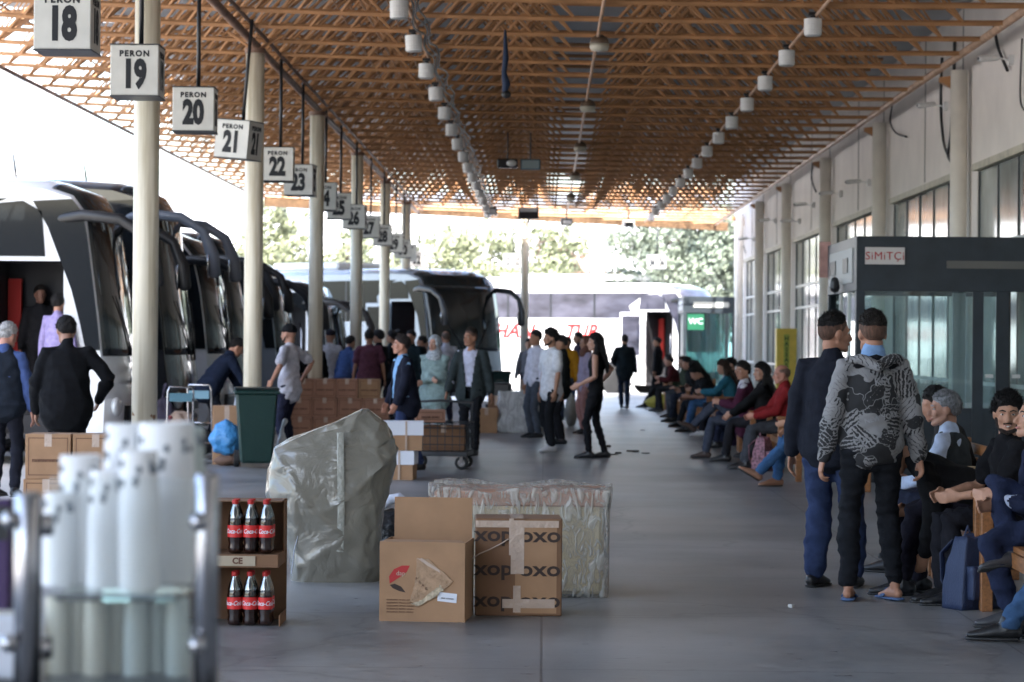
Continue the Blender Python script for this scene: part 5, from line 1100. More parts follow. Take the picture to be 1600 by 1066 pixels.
sat('man in black T-shirt and blue jeans bent over his knees on the far bench', 1122, 44.6, skinc=(.42, .22, .15), hair='thick', top='tshirt', topc=(.012, .012, .014), legc=(.05, .12, .26), look=(0, -25), lean=38, wl=(-.1, .52, .62), wr=(.1, .55, .58), al=(-.1, .56, .08), ar=(.12, .5, .08))
sat('woman with long black hair leaning into the far bench group', 1110, 47.0, skinc=(.44, .24, .17), hair='long', top='sweater', topc=(.012, .012, .015), legc=(.015, .016, .02), look=(-10, -20), lean=26)
sat('man with black hair in black sweater in profile on the far bench', 1088, 50.2, skinc=(.42, .22, .15), hair='short', top='sweater', topc=(.014, .014, .015), legc=(.02, .025, .04), look=(6, -8), lean=16, al=(-.1, .5, .08))
sat('woman with brown hair in olive top looking out from the far bench', 1078, 53.0, skinc=(.44, .25, .18), hair='long', hairc=(.05, .025, .015), top='sweater', topc=(.035, .045, .028), legc=(.06, .065, .075), look=(40, 0), lean=14, vox=FAR)
sat('person at the far end of the bench row with a black shoe stuck out', 1050, 61.0, skinc=(.4, .2, .14), hair='short', top='sweater', topc=(.02, .012, .012), legc=(.012, .012, .014), lean=8, al=(-.1, .66, .08), ar=(.12, .45, .08), vox=FAR)
sat('person in dark red top near the yellow bag beside the white coach', 1060, 57.5, skinc=(.4, .2, .14), hair='short', top='sweater', topc=(.06, .01, .012), legc=(.02, .02, .022), lean=20, vox=FAR)
sat('man in black with dark hair on the middle bench behind the teal sleeve', 1150, 46.3, skinc=(.42, .22, .15), hair='short', top='sweater', topc=(.010, .010, .013), legc=(.02, .02, .03), lean=8, look=(14, 0))
# --- standing figures
def st(label, px, D, rz, **k):
    k.setdefault('vox', MID); return person(label, (XX(px, D), D, 0), R(rz), 'stand', **k)
st('bearded young man in pale grey T-shirt, black trousers and white shoes looking left', 862, 35.9, 125, s=.99, skinc=(.43, .23, .15), hair='thick', topc=(.68, .69, .72), legc=(.012, .013, .016), shoec=(.6, .6, .62), look=(-15, 0), beard=(.03, .018, .012), face=True, al=(-.12, .06, .08), ar=(.10, -.08, .08), wl=(-.24, .1, .84), wr=(.25, .0, .84), loose=.95)
st('woman with long black hair in black top and trousers, hand on hip', 932, 34.0, 82, s=.955, skinc=(.43, .24, .17), hair='long', hairc=(.008, .007, .007), top='sleeveless', topc=(.010, .010, .012), legc=(.010, .010, .012), look=(14, 0), wl=(-.2, .2, 1.0), wr=(.27, -.02, 1.02), er=(.5, -1, .2), al=(-.06, .08, .08), ar=(.10, -.12, .08), shoec=(.012, .01, .01), fat=.86, loose=.85, face=True)
st('tall man in grey suit jacket and open white shirt behind the luggage cart', 736, 34.6, 168, s=.985, skinc=(.36, .18, .12), hair='fade', hairc=(.03, .022, .018), top='jacket', topc=(.032, .042, .045), inner=(.50, .52, .66), legc=(.010, .011, .014), look=(-32, 3), face=True, al=(-.1, .14, .08), ar=(.09, -.12, .08), wl=(-.28, -.02, .84), wr=(.3, .1, .84), hem=.16, loose=1.05)
st('woman in patterned headscarf and pale mint jacket with folded arms beside the suited man', 680, 35.4, 160, s=.93, skinc=(.46, .26, .19), hair='scarf', top='sweater', topc=(.24, .33, .33), legc=(.2, .25, .25), look=(-10, 0), wl=(.08, .22, 1.02), wr=(-.06, .24, 1.06), face=True, fat=1.25, hem=.24)
st('stout man in navy jacket and light blue shirt by the white topped cartons', 633, 29.9, 112, s=.925, skinc=(.44, .21, .14), hair='short', hairc=(.03, .022, .02), top='jacket', topc=(.012, .014, .026), inner=(.20, .36, .58), legc=(.03, .045, .11), look=(-10, 4), face=True, fat=1.25, wl=(-.22, .18, .86), wr=(.24, .14, .86), lean=4, al=(-.12, .1, .08), ar=(.1, -.25, .08))
st('bearded man in grey T-shirt standing behind the green wheeled bin, hands on hips', 453, 33.4, 70, s=1.0, skinc=(.42, .22, .15), hair='cap', hairc=(.010, .010, .011), topc=(.48, .47, .52), legc=(.018, .020, .04), look=(-8, 0), wl=(-.26, .12, .98), wr=(.27, -.05, 1.0), er=(.8, -.8, .1), el=(-.8, -.6, .1), beard=(.02, .013, .01), hem=.11, face=True, loose=1.1)
st('broad man in black seen from behind at the left beside the nearest coach', 104, 22.8, 6, s=1.0, vox=NEAR*1.15, skinc=(.30, .16, .11), hair='short', hairc=(.02, .018, .018), top='sweater', topc=(.006, .0065, .008), legc=(.008, .008, .010), look=(18, -14), fat=1.28, wl=(-.27, .14, .86), wr=(.28, .16, .96), er=(1, -.6, 0), hem=.14, lean=6)
st('white haired man in dark vest and blue shirt at the left edge', 8, 24.5, -12, s=.97, skinc=(.44, .22, .16), hair='grey', hairc=(.48, .47, .46), top='vest', topc=(.012, .016, .024), inner=(.05, .08, .2), legc=(.012, .013, .02), look=(-20, -14), fat=1.15)
st('dark haired man in navy stooping over the luggage behind the second column', 330, 34.5, -70, s=.96, skinc=(.36, .18, .12), hair='short', top='sweater', topc=(.009, .014, .03), legc=(.010, .012, .018), lean=34, look=(0, -22), fat=1.25, wl=(-.2, .5, .8), wr=(.2, .55, .8))
def up(label, px, D, z, rz, **k):
    k.setdefault('vox', MID); o_, j_ = person(label, (XX(px, D), D, z), R(rz), 'stand', **k); return o_
up('man in lilac shirt climbing into the nearest white coach', 88, 33.98, .42, -20, s=.98, skinc=(.38, .2, .13), hair='short', top='shirt', topc=(.26, .22, .40), legc=(.10, .09, .13), lean=4)
up('figure in dark clothes standing inside the doorway of the nearest coach', 62, 34.9, .55, 200, s=.98, skinc=(.2, .1, .07), hair='short', top='sweater', topc=(.012, .012, .014), legc=(.01, .01, .012))
up('man in pale grey shirt and black trousers boarding the black coach', 349, 46.4, .30, -25, s=1.0, skinc=(.38, .2, .13), hair='short', top='shirt', topc=(.30, .31, .38), legc=(.010, .010, .013), wr=(.32, .3, 1.05), fat=1.1)
# group of men between the columns
grp = [('man in white T-shirt and cap at the left of the group by the third column', 516, 47.0, 10, dict(hair='cap', hairc=(.02, .02, .03), topc=(.52, .54, .60), legc=(.3, .32, .38))),
 ('man in bright blue shirt stooping behind the third column', 538, 46.0, -40, dict(hair='short', top='shirt', topc=(.05, .09, .22), legc=(.03, .03, .05), lean=16, s=.95)),
 ('man in maroon shirt with his back turned behind the stacked cartons', 577, 44.5, 8, dict(hair='short', top='tshirt', topc=(.13, .05, .075), legc=(.02, .02, .03), fat=1.15)),
 ('man in black jacket looking left behind the maroon shirt', 592, 46.5, 60, dict(hair='thick', top='sweater', topc=(.012, .012, .015), fat=1.05)),
 ('young man with thick hair in dark T-shirt between two columns', 613, 49.5, 70, dict(hair='thick', top='tshirt', topc=(.02, .025, .03))),
 ('tall man with cropped hair far behind the man in light blue shirt', 622, 52.5, 20, dict(hair='fade', top='tshirt', topc=(.05, .055, .06), s=1.02)),
 ('man in dark teal sweater behind the headscarf', 643, 45.5, 150, dict(hair='short', top='sweater', topc=(.012, .022, .026), fat=1.15)),
 ('bald man in white shirt with his back turned in front of the black windscreen', 697, 47.5, 25, dict(hair='bald', hairc=(.12, .08, .06), top='shirt', topc=(.55, .55, .62), legc=(.03, .03, .05))),
 ('man in white shirt half hidden behind the bearded young man', 838, 41.0, 120, dict(hair='short', top='shirt', topc=(.58, .58, .66), legc=(.06, .07, .09))),
 ('man in black jacket right behind the bearded young man', 878, 38.5, 100, dict(hair='short', top='sweater', topc=(.012, .013, .013), legc=(.010, .010, .012), s=.95, fat=1.1)),
 ('boy in mustard yellow sweater in front of the white coach', 887, 50.0, 150, dict(hair='short', top='sweater', topc=(.42, .19, .012), legc=(.05, .06, .09), s=.95)),
 ('man in dark shirt and blue jeans walking behind the yellow sweater', 904, 56.0, 100, dict(hair='short', top='tshirt', topc=(.03, .025, .04), legc=(.05, .09, .2), s=1.02, al=(-.1, .16, .08), ar=(.1, -.16, .08))),
 ('woman in pale patterned blouse and pink skirt behind the woman in black', 917, 43.0, 110, dict(hair='hijab', top='sweater', topc=(.36, .30, .38), legc=(.35, .18, .16), s=.95)),
 ('man in grey shirt standing left of the lone column', 826, 52.0, 180, dict(hair='short', top='shirt', topc=(.18, .19, .22), legc=(.04, .04, .06), s=.93)),
 ('man in dark suit walking away towards the white coach', 976, 60.0, 4, dict(hair='short', top='sweater', topc=(.010, .016, .020), legc=(.012, .018, .035), wl=(-.2, .16, 1.0), hem=.18, al=(-.05, .1, .08), ar=(.06, -.1, .08), fat=1.1)),
 ('small distant person in pale shirt by the black coach mirror', 664, 56.0, 190, dict(hair='short', top='shirt', topc=(.4, .35, .36), s=.93)),
 ('man with dark hair crouched between the cartons and the bench column', 660, 51.0, 90, dict(hair='short', top='sweater', topc=(.03, .03, .035), s=.95)),
 ('man in black behind the stacked cartons, left of the third column', 490, 44.0, 30, dict(hair='short', top='sweater', topc=(.010, .010, .012), s=.94)),
 ('man in black beside the door of the white coach', 1028, 66.0, 80, dict(hair='short', top='sweater', topc=(.010, .010, .012), legc=(.010, .010, .012), s=.98))]
for lab, px, D, rz, k in grp: st(lab, px, D, rz, vox=FAR, group='men standing between the columns and the coaches', **k)

# ------------------------------------------------------------------ benches
def bench_proto():
    e = empty('bench')
    L_ = .93
    for y_ in (-L_, L_):
        for x_, h_ in ((-.25, .64), (.25, .86)):
            MB().box((x_-.035, y_-.04, 0), (x_+.035, y_+.04, h_)).build('leg', M_wood, e, bevel=.006)
        MB().box((-.30, y_-.045, .641), (.30 if False else .214, y_+.045, .675)).build('armrest', M_wood, e, bevel=.006)
    q = MB()
    for k in range(5): q.box((-.24+k*.095, -L_+.042, .415), (-.165+k*.095, L_-.042, .445))
    q.build('seat', M_wood, e); q = MB()
    for k in range(3): q.box((.23, -L_+.042, .56+k*.10), (.26, L_-.042, .63+k*.10))
    q.build('backrest', M_wood, e)
    MB().box((-.25, -L_+.042, .33), (-.22, L_-.042, .41)).build('front_rail', M_wood, e); return e
bp_ = bench_proto(); first = True
for k, (x, y, lab) in enumerate([(2.80, 13.9, 'wooden bench nearest the right edge under the man in the navy suit jacket'), (2.83, 15.95, 'wooden bench carrying the man bent far forward'), (2.86, 18.0, 'wooden bench behind the man in the dark vest'),
     (3.12, 27.7, 'wooden bench hidden behind the two standing men'), (3.10, 31.5, 'wooden bench with armrest beside the old man in red'), (2.95, 34.0, 'wooden bench under the man with the crossed leg'), (3.05, 37.6, 'wooden bench behind the maroon jacket'),
     (3.08, 42.6, 'wooden bench under the woman with the teal sleeve'), (3.08, 44.9, 'wooden bench under the man bent over his knees'), (3.08, 47.2, 'wooden bench where the long haired woman leans forward'),
     (3.06, 50.4, 'wooden bench under the man in profile in black sweater'), (3.08, 53.2, 'wooden bench under the woman in olive'), (3.1, 58.5, 'wooden bench beside the yellow bag'), (3.1, 61.2, 'last wooden bench near the WC booth')]):
    b = bp_ if first else copy_tree(bp_); first = False; b.location = (x, y, 0); b.rotation_euler[2] = R(random.uniform(-1.5, 1.5)); tag(b, lab, 'bench', 'wooden benches along the terminal')

# ------------------------------------------------------------------ cargo and litter further back
def printed(e, sx, sy, sz, words, m_=M_inkb, size=.045, border=True):
    if border:
        q = MB(); y0 = -sy/2-.0015; t_ = .006; a, b = sx/2-.025, sz-.03
        for lo, hi in (((-a, y0, .03), (a, y0+.001, .03+t_)), ((-a, y0, b-t_), (a, y0+.001, b)), ((-a, y0, .03+t_), (-a+t_, y0+.001, b-t_)), ((a-t_, y0, .03+t_), (a, y0+.001, b-t_))): q.box(lo, hi)
        q.build('printed_border', m_, e)
    if words: text('lettering', words, size, m_, face_M((0, -sy/2-.002, sz*.42)), e, bold=.0015)
def cbox(label, x, y, z, rz, sx, sy, sz, m, words=None, group=None, tape=True, border=True, size=.045):
    e = carton(label, (x, y, z), R(rz), sx, sy, sz, m, tape=tape, group=group); printed(e, sx, sy, sz, words, size=size, border=border) if (words or border) else None; return e
# left stack (2 layers x 3) in front of the broad man
gx = XX(73, 21.0); nm = ['left', 'second', 'third']
for l in range(2):
    for k in range(3):
        cbox('brown bordered carton, %s in the %s layer of the stack at the left' % (nm[k], ['bottom', 'top'][l]), gx+k*.388+(.015 if l else 0), 21.2+random.uniform(-.01, .01), l*.372, random.uniform(-1.5, 1.5), .375, .36, .37, M_card, 'mnmnmnmnm', 'cartons stacked at the left')
# centre stack
bx0 = XX(470, 41.0); w3 = .335
for l, (n_, off, w_) in enumerate(((4, .0, .40), (4, -.02, .40), (4, .04, .345))):
    for k in range(n_):
        cbox('reddish carton, %s from the left in the %s row of the centre stack' % (['first', 'second', 'third', 'fourth'][k], ['bottom', 'middle', 'top'][l]), bx0+off+k*(w_+.008), 41.2+random.uniform(-.02, .02), l*.308, random.uniform(-2, 2), w_, .4, .305, M_card2 if k < 3 or l < 2 else M_card, 'KARDELEN' if False else 'mnmn nmnm', 'reddish cartons stacked in the centre', size=.05)
# white topped cartons in front of the stout man
for l in range(2):
    x_ = XX(624-l*2, 28.2)+(.03 if l else 0); e = cbox('small carton with white lid, %s of two by the covered bundle' % ('lower', 'upper')[l], x_-.03*(1-l), 28.4, l*.325, (-4, 3)[l], .47-(1-l)*.06, .36, .318, M_card, None, 'white lidded cartons', tape=False, border=False)
    sx = .47-(1-l)*.06; q = MB(); q.box((-sx/2-.012, -.19-.004, .17), (sx/2+.012, -.182, .322)); q.box((-sx/2-.012, -.182, .3185), (sx/2+.012, .19, .322)); q.box((sx/2+.002, -.182, .17), (sx/2+.012, .19, .3184)); q.box((-sx/2-.012, -.182, .17), (-sx/2-.002, .19, .3184)); q.build('lid', M_paper, e)
    MB().box((sx*.1, -.2, 0), (sx*.1+.02, -.1965, .325)).build('strap', M_tape, e)
# flatbed luggage cart
c = empty('luggage_cart', (XX(690, 30.8), 30.9, 0), R(-6), 'dark steel luggage cart with caster wheels and wire mesh sides', 'cart')
MB().box((-.36, -.3, .16), (.36, .3, .22)).build('deck', M_dark, c, bevel=.008)
q = MB()
for y_ in (-.3, .3):
    for x_ in np.arange(-.36, .37, .09): q.bar((x_, y_, .22), (x_, y_, .56), .005, 5)
    for z_ in (.3, .4, .5, .56): q.bar((-.36, y_, z_), (.36, y_, z_), .006, 5)
for x_ in (-.36, .36):
    for y_ in np.arange(-.3, .31, .1): q.bar((x_, y_, .22), (x_, y_, .56), .005, 5)
    q.bar((x_, -.3, .56), (x_, .3, .56), .008, 5)
q.build('mesh_sides', M_dark, c); q = MB(); q.tube([(-.36, .0, .56), (-.38, 0, .80), (.0, 0, .82), (.38, 0, .80), (.36, 0, .56)], [.016]*5, 8); q.build('handle', M_dark, c, smooth=True)
for x_ in (-.28, .28):
    for y_ in (-.22, .22):
        w_ = MB().lathe([(.02, -.02), (.07, -.022), (.08, -.012), (.08, .012), (.07, .022), (.02, .02)], n=18).build('wheel', M_tyre, c); w_.matrix_local = Matrix.Translation((x_, y_, .08)) @ Matrix.Rotation(R(90), 4, 'X')
        MB().lathe([(.0, -.024), (.045, -.024), (.045, .024), (0, .024)], n=14).build('hub', M_steel, w_)
        MB().box((x_-.02, y_-.035, .08), (x_+.02, y_-.028, .16)).build('fork', M_steel, c)
cbox('reddish carton lying on top of the luggage cart at its left', XX(672, 30.6), 30.75, .565, 4, .36, .3, .15, M_card2, 'mnmn nmm', tape=False)
cbox('dark carton inside the wire cart', XX(695, 30.9), 30.95, .222, 0, .5, .42, .3, M_card3, None)
# wheeled bin
def bin_(x, y, label, s_=1):
    e = empty('wheeled_bin', (x, y, 0), R(8), label, 'bin', 'green wheeled bins'); e.scale = (s_, s_, s_); g = mat('dark green bin plastic', (.006, .032, .027), .4, bump=.1, bscale=20)
    q = MB(); q.add([(-.19, -.2, .06), (.19, -.2, .06), (.19, .2, .06), (-.19, .2, .06), (-.25, -.27, .90), (.25, -.27, .90), (.25, .27, .90), (-.25, .27, .90)], ((0, 3, 2, 1), (0, 1, 5, 4), (1, 2, 6, 5), (2, 3, 7, 6), (3, 0, 4, 7), (4, 5, 6, 7))); q.build('tub', g, e, bevel=.025)
    MB().box((-.275, -.3, .885), (.275, .3, .93)).build('rim', g, e, bevel=.015); q = MB(); q.box((-.27, -.29, .931), (.27, .27, .965)); q.build('lid', mat('black green lid', (.012, .02, .02), .4), e, bevel=.015)
    q = MB(); q.bar((-.2, .33, .92), (.2, .33, .92), .016, 8); q.build('handle', g, e)
    for x_ in (-.2, .2): w_ = MB().lathe([(.03, -.03), (.1, -.03), (.1, .03), (.03, .03)], n=18).build('wheel', M_tyre, e); w_.matrix_local = Matrix.Translation((x_*1.15, .2, .1)) @ Matrix.Rotation(R(90), 4, 'Y')
bin_(XX(400, 30.6), 30.7, 'large dark green wheeled bin at the foot of the second column')
bin_(XX(779, 55), 55.0, 'smaller looking green bin far off by the black-fronted coach', .95)
# blue bag hanging at the bin, cartons beside
def blob_bag(name, label, loc, r, m_, cat='bag', seed=0, knot=True):
    e = empty(name, loc, 0, label, cat)
    def f(q):
        d = V((q.x/r[0], q.y/r[1], (q.z-r[2])/r[2])); L_ = d.length or 1; d /= L_; k = 1+.16*noise.noise(V((q.x*7+seed, q.y*7, q.z*7)))+.10*abs(noise.noise(V((d.x*6, d.y*6, d.z*2+seed)))); tp = 1-.35*max(0, d.z)
        return V((d.x*r[0]*k*tp, d.y*r[1]*k*tp, max(.002, r[2]+d.z*r[2]*k)))
    link(grid_box(r[0]*2, r[1]*2, r[2]*2, 14, f), 'bag_body', m_, e)
    if knot: q = MB(); q.tube([(0, 0, r[2]*1.9), (.01, 0, r[2]*2.2), (.04, 0, r[2]*2.5)], [.03, .018, .035], 8); q.build('knot', m_, e, smooth=True)
    return e
x_ = XX(352, 31.0)
cbox('brown carton standing behind the blue plastic bag', XX(352, 31.3), 31.5, 0, 8, .34, .3, .72, M_card, None, border=False)
blob_bag('plastic_bag', 'bright blue plastic bag leaning on the carton beside the green bin', (x_, 31.1, .12), (.19, .15, .22), mat('thin blue plastic', (.06, .26, .55), .35, bump=1, bscale=14), seed=2, knot=False)
blob_bag('holdall', 'small brown bag under the blue plastic bag', (x_+.02, 31.1, 0), (.16, .12, .07), mat('brown canvas', (.16, .09, .06), .9, bump=.5), seed=4, knot=False)
blob_bag('plastic_bag', 'tall white plastic bag right of the green bin', (XX(440, 30.9), 31.0, 0), (.07, .07, .22), mat('white plastic bag', (.7, .74, .76), .4, bump=1, bscale=12), seed=5)
blob_bag('plastic_bag', 'yellow bag on the floor at the far end of the benches', (XX(1037, 60), 60.0, 0), (.42, .3, .17), mat('yellow plastic', (.42, .36, .05), .5, bump=.8), seed=6, knot=False)
# folded hand trucks
def trolley(label, px, D, rz):
    e = empty('hand_trolley', (XX(px, D), D, 0), R(rz), label, 'trolley', 'folding luggage trolleys at the left')
    q = MB(); q.tube([(-.15, .1, .08), (-.15, .0, .92), (-.13, 0, .97), (.13, 0, .97), (.15, .0, .92), (.15, .1, .08)], [.012]*6, 8); q.bar((-.15, .05, .5), (.15, .05, .5), .01); q.bar((-.15, .08, .25), (.15, .08, .25), .01); q.build('frame', M_steel, e, smooth=True)
    MB().box((-.18, -.14, .05), (.18, .1, .065)).build('toe_plate', M_dark, e); MB().box((-.13, -.02, .80), (.13, .015, .90)).build('grip', mat('teal plastic', (.10, .22, .28), .5), e)
    for x_ in (-.19, .19): w_ = MB().lathe([(.02, -.015), (.08, -.015), (.08, .015), (.02, .015)], n=18).build('wheel', M_tyre, e); w_.matrix_local = Matrix.Translation((x_, .12, .08)) @ Matrix.Rotation(R(90), 4, 'Y')
trolley('steel framed luggage trolley left of the blue bag', 283, 30.0, 12); trolley('second luggage trolley, darker, close to the first column', 312, 31.6, -10)
# suitcases and wrapped luggage near the lone column
def suitcase(label, px, D, rz, sx, sy, sz, m_, wrapped=False):
    e = empty('suitcase', (XX(px, D), D, 0), R(rz), label, 'suitcase', 'luggage round the lone column')
    MB().box((-sx/2, -sy/2, .04), (sx/2, sy/2, sz)).build('shell', m_, e, bevel=.03)
    q = MB()
    for x_ in (-sx/2+.05, sx/2-.05):
        for y_ in (-sy/2+.04, sy/2-.04): q.ell((x_, y_, .025), (.025, .018, .024), nu=8, nv=6)
    q.build('caster', M_tyre, e)
    q = MB(); q.tube([(-.06, 0, sz), (-.06, 0, sz+.05), (.06, 0, sz+.05), (.06, 0, sz)], [.01]*4, 6); q.build('handle', M_black, e)
    if wrapped:
        def f(p_): k = 1.06+.22*noise.noise(p_*5)+.10*abs(noise.noise(p_*13)); return V((p_.x*k, p_.y*k, max(.006, p_.z+.02*noise.noise(p_*12))))
        link(grid_box(sx+.03, sy+.03, sz+.02, 16, f), 'shrink_wrap', M_film2, e)
suitcase('suitcase wound in cloudy shrink wrap in front of the lone column', 803, 43.3, 4, .44, .3, .68, mat('grey suitcase', (.3, .3, .32), .4), True)
suitcase('second wrapped suitcase leaning right of the first', 824, 44.6, -12, .30, .26, .55, mat('dark suitcase', (.03, .03, .035), .4), True)
suitcase('black suitcase behind the wrapped luggage', 836, 46.0, 8, .42, .3, .72, M_black)
suitcase('black suitcase standing left of the carton by the column', 782, 46.0, -8, .4, .28, .8, mat('dark suitcase', (.03, .03, .035), .4))
cbox('tall brown carton between the suited man and the wrapped luggage', XX(760, 43.0), 43.2, 0, 4, .36, .3, .42, M_card, None, border=False)
cbox('brown carton leaning against the black suitcase', XX(778, 44.2), 44.5, 0, -8, .3, .3, .6, M_card3, None, border=False)
cbox('dark carton on the floor by the legs of the white shirt man', XX(832, 50.5), 50.6, 0, 6, .4, .34, .8, M_card3, None, border=False)
blob_bag('bundle', 'dirty white bundle of luggage lying behind the hand on hip woman', (XX(893, 47), 47, 0), (.12, .14, .3), mat('dirty canvas', (.32, .30, .26), .9, bump=.6), 'bundle', 8, False)
# luggage heap left behind the trolleys (under the stooping man)
for k, (px, D, col_, r_, lb_) in enumerate([(262, 33.5, (.16, .03, .035), (.26, .2, .2), 'dark red holdall in the luggage heap beside the first column'), (285, 34.4, (.30, .22, .17), (.3, .22, .28), 'tan sack in the luggage heap behind the trolleys'),
      (300, 33.2, (.02, .02, .025), (.3, .22, .22), 'black holdall lying in front of the stooping man'), (255, 34.8, (.04, .035, .06), (.26, .22, .36), 'tall dark sack against the first column'), (368, 33.4, (.4, .42, .46), (.14, .12, .32), 'pale grey sack under the stooping man arm')]):
    blob_bag('sack', lb_, (XX(px, D), D, 0), r_, mat('sack %d' % k, col_, .85, bump=.6, bscale=20), 'bag', 10+k, k != 1)
# backpack and bags by the benches
def backpack(label, px, D, rz, m_, s_=1, ml=None):
    e = empty('backpack', (XX(px, D), D, 0), R(rz), label, 'backpack'); e.scale = (s_, s_, s_)
    def f(q): k = 1-.45*(q.z/.5)**2; n_ = 1+.08*noise.noise(q*9); return V((q.x*k*n_, q.y*k*n_, q.z*(.96+.06*noise.noise(q*6))))
    link(grid_box(.34, .22, .5, 12, f), 'bag_body', m_, e)
    def f2(q): n_ = 1+.08*noise.noise(q*12); return V((q.x*n_, q.y*n_-.13, q.z+.07))
    link(grid_box(.25, .07, .22, 8, f2), 'front_pocket', m_, e)
    for x_ in (-.09, .09): q = MB(); q.tube([(x_, .08, .45), (x_*1.3, .17, .36), (x_*1.3, .16, .18), (x_, .1, .06)], [(.025, .006)]*4, 8, frame=(1, 0, 0)); q.build('strap', m_, e, smooth=True)
    q = MB(); q.tube([(-.03, .05, .47), (0, .05, .54), (.03, .05, .47)], [.008]*3, 6); q.build('handle', m_, e)
    if ml: text('lettering', ml, .05, M_alu, face_M((0, -.18, .2)), e, bold=.002)
backpack('navy backpack on the floor between the near benches', 1522, 15.0, 30, mat('navy nylon', (.018, .03, .075), .6, bump=.3, bscale=70), .88)
backpack('patterned pink backpack between the feet of the old man in red', 1194, 31.0, 60, mat('pink pattern nylon', (.22, .10, .13), .7, var=.8, vscale=30), .85)
backpack('purple and navy backpack by the crossed-leg man', 1148, 38.8, 50, mat('purple nylon', (.06, .03, .10), .7, var=.4, vscale=20), .95)
cbox('small pale carton on the near bench behind the dark vest', XX(1512, 16.6), 16.7, .447, 20, .20, .14, .30, mat('pale kraft', (.42, .30, .17), .8), None, tape=False, border=False)
# litter
for k, (px, py, w_, lb_) in enumerate([(955, 711, .10, 'dark dry leaf nearest the hand on hip woman'), (966, 709, .07, 'small brown scrap beside the dark leaf'), (993, 707, .05, 'tiny scrap right of the leaves'), (1004, 673, .06, 'round dark scrap on the floor further off'), (985, 706, .06, 'thin dark twig on the floor'), (950, 699, .05, 'small leaf behind the dark leaf'), (1008, 709, .07, 'flat brown leaf at the right of the scraps'), (1236, 950, .03, 'white cigarette end on the near floor')]):
    p = G(px, py); q = MB(); rr = random.Random(k); q.prism([(w_*math.cos(a)*rr.uniform(.6, 1), w_*.8*math.sin(a)*rr.uniform(.5, 1)) for a in np.linspace(0, 5.6, 8)], .003, .012+.01*(k % 3), swap=lambda a, b, t: (a, b, t))
    tag(q.build('scrap' if k != 0 else 'dry_leaf', mat('scrap %d' % (k == 7), (.5, .5, .48) if k == 7 else (.03, .025, .02), .8), loc=(p.x, p.y, 0)), lb_, 'litter', 'litter on the platform floor')
# ------------------------------------------------------------------ blurred stall with cups in front of the camera
D0 = 3.95
sx0, sx1 = XX(47, D0), XX(332, D0+.05)
ct = empty('snack_counter', ((sx0+sx1)/2, D0, 0), 0, 'dark topped snack counter with glass guard at the lower left', 'counter')
cw = (sx1-sx0)/2
MB().box((-cw-.5, .03, 0), (cw-.07, .54, .94)).build('cabinet', mat('grey cabinet', (.32, .33, .33), .5), ct)
MB().prism([(-cw-.53, -.02), (cw+.03, -.02), (cw-.055, .56), (-cw-.53, .56)], .942, .985, swap=lambda a, b, t: (a, b, t)).build('counter_top', mat('dark laminate', (.04, .045, .05), .35), ct, bevel=.006)
for x_, h_, r_ in ((-cw, 1.292, .0215), (cw, 1.325, .019)):
    po = MB().lathe([(r_, .986), (r_, h_-.006), (r_*.7, h_)], c=(x_, 0, 0), n=24).build('post', M_steel, ct, smooth=True)
    for z_ in (1.05, 1.24):
        q = MB(); q.ell((x_-(.024 if x_ < 0 else .010), -.018, z_+.01), (.015, .014, .015), nu=14, nv=10); q.box((x_-.012, .0, z_-.016), (x_+.035 if x_ < 0 else x_+.01, .03, z_+.016)); q.build('glass_clamp', M_steel, ct, smooth=True)
MB().box((-cw+.035, .004, .99), (cw-.02, .012, 1.315)).build('front_glass', M_case, ct)
MB().box((-cw+.03, .06, 1.118), (cw-.055, .50, 1.128)).build('glass_shelf', M_case, ct)
M_cup = mat('white paper cup', (.84, .84, .84), .6); M_cup2 = mat('translucent beige cup', (.58, .56, .46), .5); M_cup3 = mat('grey green cup', (.50, .55, .52), .5)
def cups(px, D, z0, z1, r, m_, label, printed_=True, tilt=0):
    e = empty('cup_stack', (XX(px, D), D, z0), 0, label, 'stack of cups', 'stacks of cups at the snack counter'); e.rotation_euler[1] = tilt
    h = z1-z0; hc_ = r*2.1; prof = []; n_ = max(2, int((h-hc_)/.0085)); z_ = 0
    prof += [(0, 0), (r, 0)]
    for k in range(n_): prof += [(r*1.03, z_), (r*1.03, z_+.003), (r*.985, z_+.0035), (r*.98, z_+.0085)]; z_ += .0085
    q = MB(); q.lathe(prof+[(r*.97, z_+.001)], n=26); q.build('nested_cups', m_, e, smooth=False)
    q = MB(); q.lathe([(r*.965, z_), (r*.90, h-.004), (r*.89, h-.001), (r*.86, h), (r*.84, h-.004), (0, h-.004)], n=26); tc_ = q.build('top_cup', m_, e, smooth=False)
    if printed_:
        for a in (-50, 0, 55):
            q = MB(); rr = random.Random(a)
            for k in range(3):
                aa = R(a-90+rr.uniform(-12, 12)); zz = z_+(h-z_)*rr.uniform(.2, .75); rad = (r*.965+(r*.90-r*.965)*(zz-z_)/(h-z_)); c_ = (rad*math.cos(aa), rad*math.sin(aa), zz); q.ell(c_, (.005, .003, .007), nu=8, nv=5)
            q.build('printed_mark', mat('grey print', (.16, .18, .20), .6), tc_)
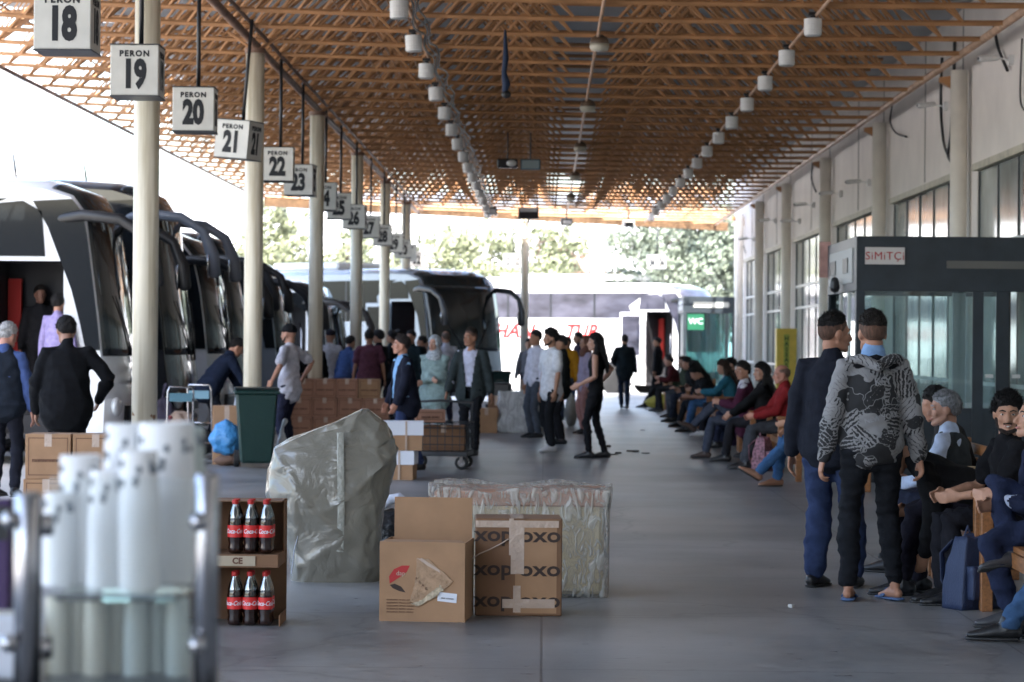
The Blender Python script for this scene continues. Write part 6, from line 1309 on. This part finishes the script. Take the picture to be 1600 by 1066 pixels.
for k, (px, D, z0, yt, w_, lb_) in enumerate([(195, 4.30, 1.129, 662, 62, 'tall white cup stack left of the widest one'), (263, 4.25, 1.129, 660, 84, 'widest white cup stack'), (128, 4.20, 1.129, 711, 62, 'medium white cup stack behind the left post'),
     (168, 4.12, 1.129, 735, 52, 'shorter slim cup stack in the front row'), (222, 4.10, 1.129, 704, 58, 'slim cup stack in front of the two tallest'), (95, 4.16, 1.129, 770, 46, 'short cup stack next to the left post'), (300, 4.40, 1.129, 668, 44, 'narrow cup stack at the right end')]):
    cups(px, D, z0, at(px, yt, D).z, w_/2*D/FPX*1.12, M_cup if k not in (6,) else M_cup3, lb_, tilt=R(random.uniform(-1, 1)))
for k, px in enumerate((92, 122, 153, 184, 216, 248, 282)):
    cups(px, 4.14+.03*(k % 2),   .986, 1.112, .0195, M_cup2 if k < 4 else M_cup3, 'beige plastic cup stack under the glass shelf, %s from the left' % ords[k], False)
pb = empty('purple_carton', (XX(-8, 4.5), 4.5, .986), 0, 'small purple packet at the far left end of the snack counter', 'packet')
MB().box((-.035, -.03, 0), (.035, .03, .26)).build('packet', mat('purple print', (.05, .02, .09), .5), pb, bevel=.004)
MB().box((-.034, -.0325, .19), (.034, -.031, .25)).build('black_band', M_black, pb)
nk = empty('napkin_stack', (XX(0, 4.12), 4.12, .986), 0, 'stack of white napkins left of the counter post', 'napkins')
MB().box((-.06, -.05, 0), (.045, .05, .10)).build('napkins', M_paper, nk, bevel=.004)
MB().box((-.061, -.02, .0), (.046, -.0, .104)).build('paper_band', mat('cream band', (.5, .46, .38), .7), nk)
# odd fixtures in the roof
f_ = empty('projector', (XX(802, 46), 46, zb(0)-.62), 0, 'black roof speaker with a pale screen box beside it under the roof', 'screen')
MB().box((-.32, -.1, -.02), (.05, .12, .14)).build('black_housing', M_black, f_, bevel=.02); MB().ell((-.06, -.12, .06), (.09, .06, .06)).build('white_lamp', M_white, f_, smooth=True)
MB().box((.10, -.06, -.05), (.46, .03, .14)).build('screen_box', mat('dark teal rim', (.05, .12, .15), .4), f_, bevel=.01); MB().box((.125, -.066, -.03), (.435, -.062, .12)).build('screen', mat('pale screen', (.30, .38, .40), .3), f_)
MB().bar((-.13, 0, .14), (-.13, 0, .62), .012).build('hanger', M_black, f_); MB().bar((.28, 0, .14), (.28, 0, .62), .012).build('hanger', M_black, f_)
f_ = empty('roof_tool', (XX(785, 31), 31, at(785, 145, 31).z), 0, 'dark blue cloth wrapped around a bracket hanging under the roof', 'bracket')
q = MB(); q.tube([(0, 0, 0), (.02, 0, .1), (-.01, 0, .25), (.01, 0, .42), (0, 0, .75)], [.03, .05, .03, .035, .015], 8); q.build('cloth_wrap', mat('dark blue cloth', (.015, .03, .07), .8), f_, smooth=True); MB().ell((.02, 0, -.02), (.06, .05, .05)).build('lamp_head', M_black, f_, smooth=True)
for px, D, y_, lb_ in ((885, 72, 347, 'black floodlight hanging right of the lone column'), (767, 70, 330, 'long black lamp at the end of the left drum lamp row'), (982, 72, 350, 'small white camera pair under the far roof edge')):
    p = at(px, y_, D); f_ = empty('floodlight', (p.x, D, p.z), R(10), lb_, 'floodlight'); wht = 'white' in lb_
    MB().box((-.16, -.12, -.1), (.16, .12, .1)).build('housing', M_white if wht else M_black, f_, bevel=.03); MB().box((-.12, -.13, -.07), (.12, -.121, .05)).build('lens', M_alu if not wht else M_black, f_); MB().bar((0, 0, .1), (0, 0, .45), .02).build('bracket', M_black, f_)
